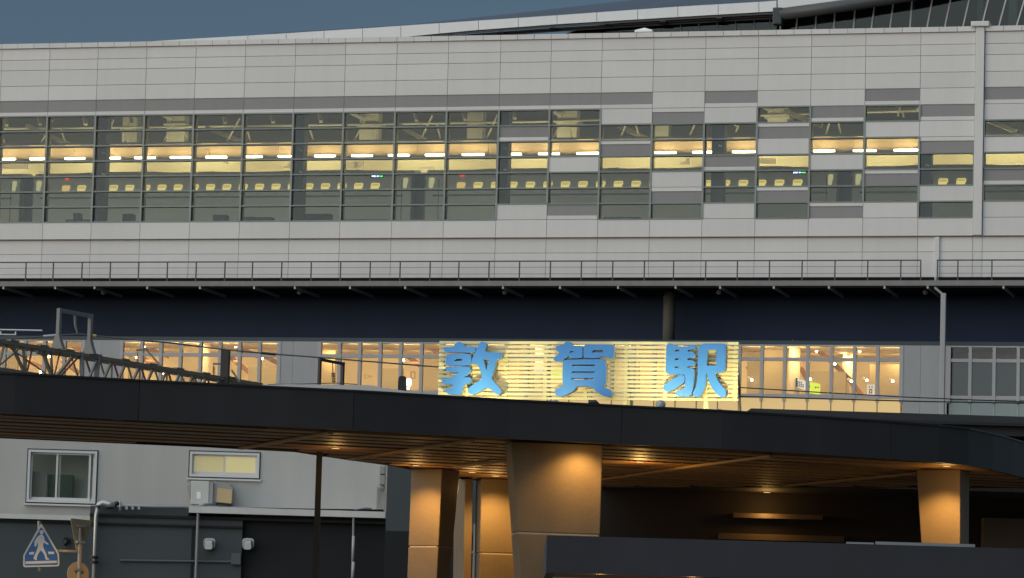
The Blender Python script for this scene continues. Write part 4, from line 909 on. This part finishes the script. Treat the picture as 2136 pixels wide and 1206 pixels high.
# air conditioner and its hood
t = thing('air_conditioner', x(420, 1052, 0.5), 'white air conditioning unit with a cream side hood under the small lit window', 'air conditioner')
ACW = mat('ac_white', (0.52, 0.52, 0.49), 0.5, dirt=0.05)
a, z1 = LB.on(399, 1003, 0.6); b2, z0 = LB.on(435, 1053, 0.6)
build('casing', MB().box(LB, a, b2, 0.10, 0.6, z0, z1), ACW, t, bevel=0.02)
build('casing_edge', MB().box(LB, b2 + .003, b2 + .09, 0.12, 0.585, z0, z1 - .02), mat('ac_grey', (0.30, 0.30, 0.29), 0.5), t)
build('label_plate', MB().box(LB, a + .14, a + .24, 0.602, 0.606, z0 + .14, z0 + .3), mat('bright_white', (0.8, 0.82, 0.8)), t)
c0, zc1 = LB.on(444, 1006, 0.55); c1, zc0 = LB.on(484, 1050, 0.55)
build('hood', MB().prism(LB, [(c0, zc0 + .02), (c1 - .03, zc0 - .01), (c1, zc0 + .05), (c1, zc1 - .13), (c1 - .13, zc1), (c0, zc1 + .03)], 0.05, 0.5), mat('hood_grey', (0.30, 0.29, 0.29), 0.5), t)
build('hood_face', MB().prism(LB, [(c0 + .10, zc0 + .02), (c1 - .02, zc0 - .0), (c1 - .005, zc1 - .17), (c0 + .11, zc1 - .12)], 0.502, 0.53), mat('cream_panel', (0.50, 0.38, 0.20), 0.6), t)
build('hood_bottom', MB().prism(LB, [(c0 + .06, zc0 + .01), (c0 + .14, zc0 - .09), (c1 - .1, zc0 - .10), (c1 - .02, zc0 - .02)], 0.06, 0.49), BLACK, t)
o = [LB.on(390, 1015, 0.3), LB.on(399, 1010, 0.3), LB.on(397, 1042, 0.3)]
build('fin', MB().prism(LB, o, 0.2, 0.35), mat('hood_grey', (0.30, 0.29, 0.29)), t)
# dark neighbour wall with meter boxes
DW = Frame(0, 84, 0)
t = thing('dark_building', DW.P(DW.on(900, 1100)[0], 0, 0), 'dark slate building behind the tapered columns', 'building')
a = DW.on(806, 1050)[0]; b = DW.on(1250, 1050)[0]
build('wall', MB().box(DW, a, b, -3, 0, 0, 7.4), LOWW, t)
build('wall_base', MB().box(DW, a + .003, b, 0.002, 0.05, 0, DW.on(830, 1108)[1]), LOWD, t)
build('door_trim', MB().box(DW, DW.on(988, 1100)[0], DW.on(994, 1100)[0], .051, .11, 0, 5.4), METAL, t)
build('handle', MB().bar(DW.pt(984, 1152, .12), DW.pt(992, 1152, .12), 0.05), METAL, t)
p = DW.pt(951, 1036, 0.1); build('wall_lamp', MB().tube([p, p + Vector((0, -.1, 0))], 0.11, 12), STEELD, t, smooth=True)
t = thing('meter_box', LB.pt(797, 1010, 0.2), 'small pale boxes fixed at the right end of the pale wall', 'box')
for y0, y1 in ((972, 990), (991, 1012)):
    a, z1 = LB.on(792, y0, .3); b, z0 = LB.on(803, y1, .3); build('box', MB().box(LB, a, b, 0.003, .3, z0 + .01, z1), mat('meter_grey', (0.28, 0.28, 0.27), 0.5), t, bevel=.015)
a, z1 = LB.on(786, 1016, .3); b, z0 = LB.on(803, 1062, .3)
build('frame', MB().prism(LB, [(a, z0), (b, z0), (b, z1), (a, z1)], .05, .12, [[(a + .035, z0 + .035), (b - .035, z0 + .035), (b - .035, z1 - .035), (a + .035, z1 - .035)]]), mat('meter_grey', (0.28, 0.28, 0.27)), t)

CS_AIM = Vector((0, 62, 0)) + Vector(((172 - W0 / 2) / FPX * 62, 0, 3.5))
# ------------------------------------------------------------------ big canopy with timber soffit
S = on_z(1060, 915, 1.6 + 1).y; S = EYE + 60.0 / S            # soffit height so that the front edge there is 60 m away
HF = 0.143 * (S - EYE)
can = thing('canopy', on_z(1060, 915, S) * 1.0, 'long dark edged canopy with timber slat soffit crossing the whole view', 'canopy')
fe = [(-160, 853.5), (27, 861.6), (286.5, 875), (733, 895.6), (1057, 913.5), (1292, 925), (1500, 934.5), (1702, 946.3), (1850, 955.6), (1950, 962.6), (2010, 968.6), (2060, 978), (2100, 987.5), (2140, 998), (2200, 1016), (2300, 1042)]
F3 = [on_z(x_, y_, S) for x_, y_ in fe]
F3S = [p + Vector((0.1, 0.55, 0)) for p in F3]
be = [(2300, 1043), (2205, 1017.5), (1900, 1016), (1600, 1016), (1260, 1015.5), (1062, 1007), (951, 997), (815, 970), (720, 957), (617, 941.5), (430, 931.5), (0, 912.5), (-160, 905)]
B3 = [on_z(x_, y_, S) for x_, y_ in be]
poly = F3 + B3
def hslab(name, pts, z0, z1, M, par):
    mb = MB(); n = len(pts); tri = tessellate_polygon([[Vector((p.x, p.y, 0)) for p in pts]])
    mb.add([Vector((p.x, p.y, z0)) for p in pts] + [Vector((p.x, p.y, z1)) for p in pts], [tuple(t) for t in tri] + [tuple(i + n for i in reversed(t)) for t in tri] + [(i, (i + 1) % n, (i + 1) % n + n, i + n) for i in range(n)])
    return build(name, mb, M, par)
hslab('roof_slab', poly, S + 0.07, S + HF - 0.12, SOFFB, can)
def nrm2(d):
    n_ = Vector((d.y, -d.x, 0)).normalized(); return -n_ if n_.y > 0 else n_
NRM = []
for k in range(len(F3)):
    NRM.append(nrm2((F3[min(k + 1, len(F3) - 1)] - F3[max(k - 1, 0)]).normalized()))
def fascia(ks):
    mb = MB(); vs = []
    for j, k in enumerate(ks):
        p, n_ = F3[k].copy(), NRM[k]
        if j == 0: p += (F3[ks[1]] - p).normalized() * 0.004
        if j == len(ks) - 1: p += (F3[ks[-2]] - p).normalized() * 0.004
        vs += [p + Vector((0, 0, -.02)), p + n_ * .09 + Vector((0, 0, -.02)), p + n_ * .09 + Vector((0, 0, HF)), p + Vector((0, 0, HF))]
    m_ = len(ks); fs_ = [(0, 1, 2, 3), tuple(4 * (m_ - 1) + x_ for x_ in (3, 2, 1, 0))]
    for j in range(m_ - 1):
        for x_ in range(4): fs_.append((4 * j + x_, 4 * j + (x_ + 1) % 4, 4 * j + 4 + (x_ + 1) % 4, 4 * j + 4 + x_))
    build('fascia_panel', mb.add(vs, fs_), FASC, can)
for ks in ([0, 1, 2], [2, 3], [3, 4, 5], [5, 6, 7, 8], list(range(8, len(F3)))): fascia(ks)
for p, q in zip(F3, F3[1:]):
    n_ = nrm2((q - p).normalized()); build('fascia_trim', MB().bar(p + n_ * 0.045 + Vector((0, 0, HF + .017)), q + n_ * 0.045 + Vector((0, 0, HF + .017)), 0.13, 0.03), BLACK, can)
for p, q in zip(B3[1:], B3[2:]):
    build('rear_trim', MB().bar(p + Vector((0, 0.05, .12)), q + Vector((0, 0.05, .12)), 0.08, 0.26), BLACK, can)
# slats run with the fascia and are cut to the outline of the soffit
dirv = (F3[8] - F3[1]).normalized(); perp = Vector((-dirv.y, dirv.x, 0)); o0 = F3[1]
P2 = [((p - o0).dot(dirv), (p - o0).dot(perp)) for p in F3S + B3]
def spans(c):
    xs = []
    for (u0, v0), (u1, v1) in zip(P2, P2[1:] + P2[:1]):
        if (v0 - c) * (v1 - c) < 0: xs.append(u0 + (u1 - u0) * (c - v0) / (v1 - v0))
    xs.sort(); return list(zip(xs[::2], xs[1::2]))
c = -1.5; k = 0
while c < 26:
    wv = 0.50
    for u0, u1 in spans(c):
        if u1 - u0 < 0.6: continue
        cuts = [u0]; cc = math.ceil(u0 / 4.2) * 4.2
        while cc < u1: 
            if cc - cuts[-1] > .3: cuts.append(cc)
            cc += 4.2
        cuts.append(u1)
        for a, b in zip(cuts, cuts[1:]):
            if b - a < 0.1: continue
            pA = o0 + dirv * (a + .008) + perp * c; pB = o0 + dirv * (b - .008) + perp * c; hh = perp * wv / 2
            lo = [pA - hh, pB - hh, pB + hh, pA + hh]
            dzv = random.uniform(-.006, .006)
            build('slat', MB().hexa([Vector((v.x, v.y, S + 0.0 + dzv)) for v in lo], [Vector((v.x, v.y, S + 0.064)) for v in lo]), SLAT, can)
    c += 0.80
BAT = wood('pale_batten', (0.40, 0.25, 0.11))
for q in [(502,932,690,899),(730,955,985,915),(951,971,1056,958),(1260,997,1410,975),(1412,974,1610,948),(1632,1011,1915,984)]:
    build('cross_batten', MB().bar(on_z(q[0], q[1], S) - Vector((0, 0, .03)), on_z(q[2], q[3], S) - Vector((0, 0, .03)), 0.09, 0.04), BAT, can)
# columns
def column(label, yref, quad, deg, tt, tb, seam=None, M=COLM):
    pv = on_z(yref[0], yref[1], S); dpt = pv.y + 0.35; fr = Frame(pv.x, dpt, deg)
    TL, TR, BL, BR = (fr.on(*q) for q in quad)
    def ext(a, b, z): t = (z - a[1]) / (b[1] - a[1]); return (a[0] + (b[0] - a[0]) * t, z)
    ztop = S - 0.004
    l1, l0, r1, r0 = ext(TL, BL, ztop), ext(TL, BL, 0), ext(TR, BR, ztop), ext(TR, BR, 0)
    t = thing('canopy_column', fr.P((l0[0] + r0[0]) / 2, 0, 0), label, 'column', 'tapered columns under the canopy')
    zs_ = [0, fr.on((quad[2][0] + quad[3][0]) / 2, seam)[1], ztop] if seam else [0, ztop]
    for i in range(len(zs_) - 1):
        za, zb_ = zs_[i] + (0.008 if i else 0), zs_[i + 1] - (0.008 if i < len(zs_) - 2 else 0)
        la, lb2, ra, rb = ext(l0, l1, za)[0], ext(l0, l1, zb_)[0], ext(r0, r1, za)[0], ext(r0, r1, zb_)[0]
        ta, tb2 = tb + (tt - tb) * za / ztop, tb + (tt - tb) * zb_ / ztop
        mb = MB().hexa([fr.P(la, -ta, za), fr.P(la, 0, za), fr.P(ra, 0, za), fr.P(ra, -ta, za)], [fr.P(lb2, -tb2, zb_), fr.P(lb2, 0, zb_), fr.P(rb, 0, zb_), fr.P(rb, -tb2, zb_)])
        build('shaft', mb, M, t, bevel=0.02)
        if i: build('seam', MB().hexa([fr.P(la + .03, -ta + .03, za - .017), fr.P(la + .03, -.012, za - .017), fr.P(ra - .03, -.012, za - .017), fr.P(ra - .03, -ta + .03, za - .017)], [fr.P(la + .03, -ta + .03, za + .001), fr.P(la + .03, -.012, za + .001), fr.P(ra - .03, -.012, za + .001), fr.P(ra - .03, -ta + .03, za + .001)]), mat('seam_metal', (0.5, 0.42, 0.3), 0.4), t)
    return fr, dpt
cA = column('broad tapered tan column in front, under the middle of the canopy', (1160, 921), [(1066, 917), (1257, 923), (1085, 1206), (1249, 1206)], -9, 0.62, 0.55, 1114)
cB = column('tapered tan column left of the broad one, dark on its right side', (890, 975), [(858, 975), (922, 975), (849, 1206), (911, 1206)], 32, 0.62, 0.10, 1140)
cC = column('tan column just left of the broad one, widening downwards', (1030, 996), [(1004, 998), (1063, 998), (1000, 1206), (1082, 1206)], -12, 0.5, 0.5, 1155)
cC2 = column('thin tan column between the two left columns', (978, 996), [(970, 998), (987, 998), (967, 1206), (983, 1206)], -25, 0.5, 0.5)
cD = column('tapered tan column at the far right under the canopy', (1960, 976), [(1911, 976), (2003, 976), (1926, 1200), (2002, 1200)], 24, 0.55, 0.5)
fr = Frame(0, on_z(666, 945, S).y - 0.3, 0); s = fr.on(666, 950)[0]
tag(build('steel_post', MB().box(fr, s - .05, s + .05, -.1, 0, 0, S - .004), BLACK), 'thin dark steel post under the left corner of the canopy', 'post')
# downlights
WARM = (1.0, 0.56, 0.16)
DL = emit('downlight_lens', (1.0, 0.6, 0.22), 1.2)
def downlight(px, py, label, pw, glow, dep=None, back=0.0, ang=130, tilt=(0, 0)):
    p = on_z(px, py, S); 
    if dep: p = Vector((p.x * dep / p.y, dep, S + (0.07 if dep > 74 else 0)))
    t = thing('downlight', p, label, 'downlight', 'downlights in the canopy soffit')
    build('ring', MB().tube([p + Vector((0, 0, -.004)), p + Vector((0, 0, .05))], 0.10, 16), BLACK, t)
    if pw or glow: build('lens', MB().disc(p + Vector((0, 0, -.005)), (0, 0, 1), 0.07, 12, 0.004), DL, t)
    if pw: lamp('downlight_lamp', p + Vector((0, 0, -.075)), 'SPOT', pw, WARM, t, 0.06, look_rot(Vector((tilt[0], tilt[1], -1))), R(ang), blend=0.85)
    if glow: lamp('downlight_glow', p + Vector((0, 0, -.34)), 'POINT', glow * 1.6, WARM, t, 0.08)
downlight(1224, 922, 'downlight in front of the broad middle column', 95, 4.0, cA[1] - 0.42, ang=120, tilt=(-.12, .45))
downlight(868, 972, 'downlight in front of the left column', 290, 6, cB[1] - 0.85, ang=92, tilt=(.05, .55))
downlight(1034, 996, 'downlight in front of the column left of the broad one', 270, 6, cC[1] - 0.85, ang=100, tilt=(0, .55))
downlight(1975, 971, 'downlight in front of the far right column', 300, 7, cD[1] - 0.85, ang=84, tilt=(-.05, .55))
downlight(1335, 964, 'downlight in the soffit right of the broad column', 300, 16)
downlight(1600, 1012, 'downlight at the rear edge of the soffit over the dark wall', 46, 9, 74.55, ang=118)
downlight(985, 985, 'downlight beside the thin column', 60, 7)
downlight(700, 935, 'dim downlight near the left corner of the soffit', 0, 5)

downlight(245, 876, 'small added downlight in the left soffit above the crossing sign', 0, 0)  # added fixture, gives the spot on the sign backs a place
p = on_z(245, 876, S); p.z -= 0.05
lamp('added_sign_spot', p, 'SPOT', 380, WARM, None, 0.05, look_rot(CS_AIM - p), R(22))  # added spot that warms the backs of the road signs
# dark wall behind the canopy on the right, bands toned lighter as its light pools, pale box
BW = Frame(0, 75.2, 0)
t = thing('rear_building', BW.P(BW.on(1700, 1100)[0], 0, 0), 'dark brown rear building under the right half of the canopy', 'building')
a, b = BW.on(1252, 1060)[0], BW.on(2400, 1060)[0]
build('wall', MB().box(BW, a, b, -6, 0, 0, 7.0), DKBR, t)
build('shade_eaves', MB().box(BW, a, b, 0.003, 3.0, S + 0.075, S + 0.30), DKBR, t)  # added slab closing the soffit gap so daylight stays off the wall
ZRB = BW.on(1800, 866.5)[1]
o = [(BW.on(1500, 865)[0], 7.003), (b, 7.003), (b, ZRB - .02), (BW.on(1560, 865)[0], ZRB + .0)]
build('roof', MB().prism(BW, o, -6, 1.0), mat('rear_roof', (0.03, 0.032, 0.036), 0.6, dirt=0.2), t)
build('roof_lip', MB().box(BW, BW.on(1750, 890)[0], b, 1.003, 1.2, BW.on(1900, 890)[1] - .02, BW.on(1900, 886)[1]), BLACK, t)
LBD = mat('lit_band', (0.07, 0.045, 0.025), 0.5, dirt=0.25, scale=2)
for y0, y1, x0, x1 in ((1070, 1085, 1530, 1715), (1112, 1132, 1500, 1760)):
    p, z1 = BW.on(x0, y0, .25); q, z0 = BW.on(x1, y1, .25)
    build('light_pool_band', MB().box(BW, p, q, 0.002, 0.34, z0, z1), LBD, t)  # lighter colour and raised shape stand in for downlight pools
p, z1 = BW.on(2052, 1080, .4); q, z0 = BW.on(2300, 1150, .4)
build('wall_box', MB().box(BW, p, q, 0.002, 0.4, 0, z1), mat('brown_box', (0.10, 0.075, 0.055), 0.7), t)

# ------------------------------------------------------------------ low canopy in the right foreground
LC = Frame(0, 42, 0)
lc = thing('low_canopy', LC.P(LC.on(1600, 1150)[0], 0, 0), 'low dark canopy edge across the lower right foreground', 'canopy')
z1 = (LC.on(1140, 1118)[1] + LC.on(2136, 1143)[1]) / 2; z0 = LC.on(1300, 1199)[1]
a, b = LC.on(1140, 1150)[0], LC.on(2350, 1150)[0]
LFM = mat('low_fascia', (0.036, 0.038, 0.046), 0.55, dirt=0.2, scale=1.2, streak=0.15, spec=0.15)
xs = [a, b]
for p, q in zip(xs, xs[1:]): build('fascia_panel', MB().box(LC, p + .002, q - .002, -0.12, 0, z0, z1), LFM, lc)
build('roof_slab', MB().box(LC, a + .1, b, -3.2, -0.125, z0 + .12, z1 - .05), SOFFB, lc)
build('fascia_panel', MB().box(LC, a, a + .1, -3.2, -0.122, z0, z1 - .003), LFM, lc)
for k in range(6): build('slat', MB().box(LC, a + .1, b, -0.2 - k * .5 - .34, -0.2 - k * .5, z0 + .05, z0 + .117), SLAT, lc)
for px in (1500, 2100):
    s = LC.on(px, 1200)[0]; build('post', MB().box(LC, s - .09, s + .09, -1.8, -1.6, 0, z0 + .05), BLACK, lc)
for px, lbx in ((1255, 'left downlight under the low foreground canopy'), (1450, 'right downlight under the low foreground canopy')):
    s = LC.on(px, 1200)[0]; p = LC.P(s, -0.6, z0 + .045)
    t = thing('downlight', p, lbx, 'downlight', 'downlights under the low canopy')
    build('ring', MB().tube([p - Vector((0, 0, .01)), p], 0.08, 14), BLACK, t); build('lens', MB().disc(p - Vector((0, 0, .012)), (0, 0, 1), .06, 12, .008), DL, t)
    lamp('downlight_glow', p - Vector((0, 0, .16)), 'POINT', 5, WARM, t, .05)
t = thing('white_bar', LC.P(LC.on(1900, 1135)[0], -0.4, z1), 'long pale metal bar lying on top of the low canopy', 'bar')
for x0, x1, y, h in ((1766, 1823, 1131, .03), (1827, 2034, 1134, .045)):
    p, zz_ = LC.on(x0, y, -.4); q, _ = LC.on(x1, y, -.4); build('bar', MB().box(LC, p, q, -.46, -.4, z1 - .048, z1 + h * .9 + .01), METAL, t)

# ------------------------------------------------------------------ crossing sign and the backs of two other signs
CS = Frame(0, 62, 6)
POLE = mat('pole_grey', (0.42, 0.41, 0.38), 0.45, metal=0.4, dirt=0.1)
q8 = lambda X, Y: CS.on(X / 8.26, 1060 + Y / 8.26, 0.0)
t = thing('crossing_sign', CS.P(q8(700, 1000)[0], 0, q8(700, 1000)[1]), 'blue pentagonal pedestrian crossing sign with white walking figure', 'traffic sign')
o = [(400,810),(700,272),(716,272),(1016,788),(1022,975),(1000,1003),(420,1018),(398,995)]
build('plate', MB().prism(CS, rnd([q8(*p) for p in o], 0.08, 2), -0.03, 0.0), mat('sign_white', (0.55, 0.56, 0.55), 0.4), t)
i_ = [(428,815),(712,318),(990,795),(996,960),(985,978),(440,990),(426,978)]
build('blue_field', MB().prism(CS, rnd([q8(*p) for p in i_], 0.06, 2), 0.0005, 0.003), mat('sign_blue', (0.018, 0.10, 0.33), 0.4), t)
SW = mat('sign_white', (0.55, 0.56, 0.55))
body = [(690,460),(735,455),(762,500),(770,560),(845,620),(820,632),(752,592),(740,660),(795,780),(820,868),(856,872),(850,885),(790,895),(765,800),(704,720),(660,790),(632,860),(640,898),(612,895),(576,868),(590,830),(640,720),(655,660),(652,580),(625,660),(594,662),(596,570),(640,500)]
build('figure', MB().prism(CS, rnd([q8(*p) for p in body], .25, 2), 0.0035, 0.006), SW, t)
head = [(690,395),(712,380),(745,385),(755,410),(742,440),(718,462),(692,445),(694,420),(672,412)]
build('figure_head', MB().prism(CS, rnd([q8(*p) for p in head], .3, 2), 0.0035, 0.006), SW, t)
for pl_ in ([(505,760),(595,752),(580,800),(502,802)], [(828,750),(932,752),(935,790),(838,795)], [(440,918),(980,905),(984,945),(440,965)]):
    build('white_bar', MB().prism(CS, [q8(*p) for p in pl_], 0.0035, 0.006), SW, t)
pp = lambda X, Y, n=0: CS.pt(X / 8.26, 1060 + Y / 8.26, n)
build('stub_pipe', MB().tube([pp(680, 222, -.06), pp(690, 1090, -.06)], 0.032, 10), POLE, t, smooth=True)
build('arm', MB().tube([pp(690, 735, -.11), pp(1335, 745, -.11)], 0.026, 10), POLE, t, smooth=True)
t = thing('sign_pole', CS.P(pp(1320, 1206).dot(Vector((0, 0, 0))) if False else q8(1330, 900)[0], -0.11, 0), 'grey sign pole carrying the backs of two road signs', 'pole')
s = q8(1340, 745)[0]
build('pole', MB().tube([CS.P(s, -0.17, 0), CS.P(s, -0.17, q8(1340, 290)[1])], 0.034, 12), POLE, t, smooth=True)
BK = mat('sign_back', (0.45, 0.36, 0.25), 0.45, metal=0.2, dirt=0.1)
CT = Frame(CS.P(s, -.17, 0).x, CS.P(s, -.17, 0).y, -28)
w0 = 0.0
kx = 62 / 7800 / 8.26; z_ = lambda Y: q8(1340, Y)[1]
cxp = 1345
tri = [((1195 - cxp) * kx / .82, z_(172)), ((1532 - cxp) * kx / .82, z_(195)), ((1385 - cxp) * kx / .82, z_(715)), ((1300 - cxp) * kx / .82, z_(705))]
tg = thing('yield_sign_back', CT.P(0, -.05, tri[2][1]), 'tan back of an inverted triangle road sign on the grey pole', 'traffic sign')
build('plate', MB().prism(CT, rnd(tri, .06, 2), -.06, -.045), BK, tg)
for Y in (300, 580): build('bracket', MB().box(CT, -.07, .07, -.044, .045, z_(Y) - .02, z_(Y) + .02), METAL, tg)
rd = [(math.cos(k * math.pi / 16) * 150 * kx / .75, z_(1130) + math.sin(k * math.pi / 16) * 215 * kx) for k in range(32)]
tg = thing('round_sign_back', CT.P(0, -.05, z_(1340)), 'tan back of a round road sign at the bottom of the grey pole', 'traffic sign')
build('plate', MB().prism(CT, rd, -.06, -.045), BK, tg)
build('bracket', MB().box(CT, -.07, .07, -.044, .045, z_(1060) - .02, z_(1060) + .02), METAL, tg)
p = LB.pt(136, 1133, 0.5)
t = thing('wall_camera', p, 'small black camera on the slate wall beside the crossing sign', 'camera')
build('body', MB().tube([p + Vector((0, .15, .08)), p + Vector((.02, -.05, -.02))], 0.075, 10, 0.05), BLACK, t, smooth=True)
build('mount', MB().bar(p + Vector((-.08, .19, .10)), p + Vector((.1, .1, .1)), 0.05), BLACK, t)
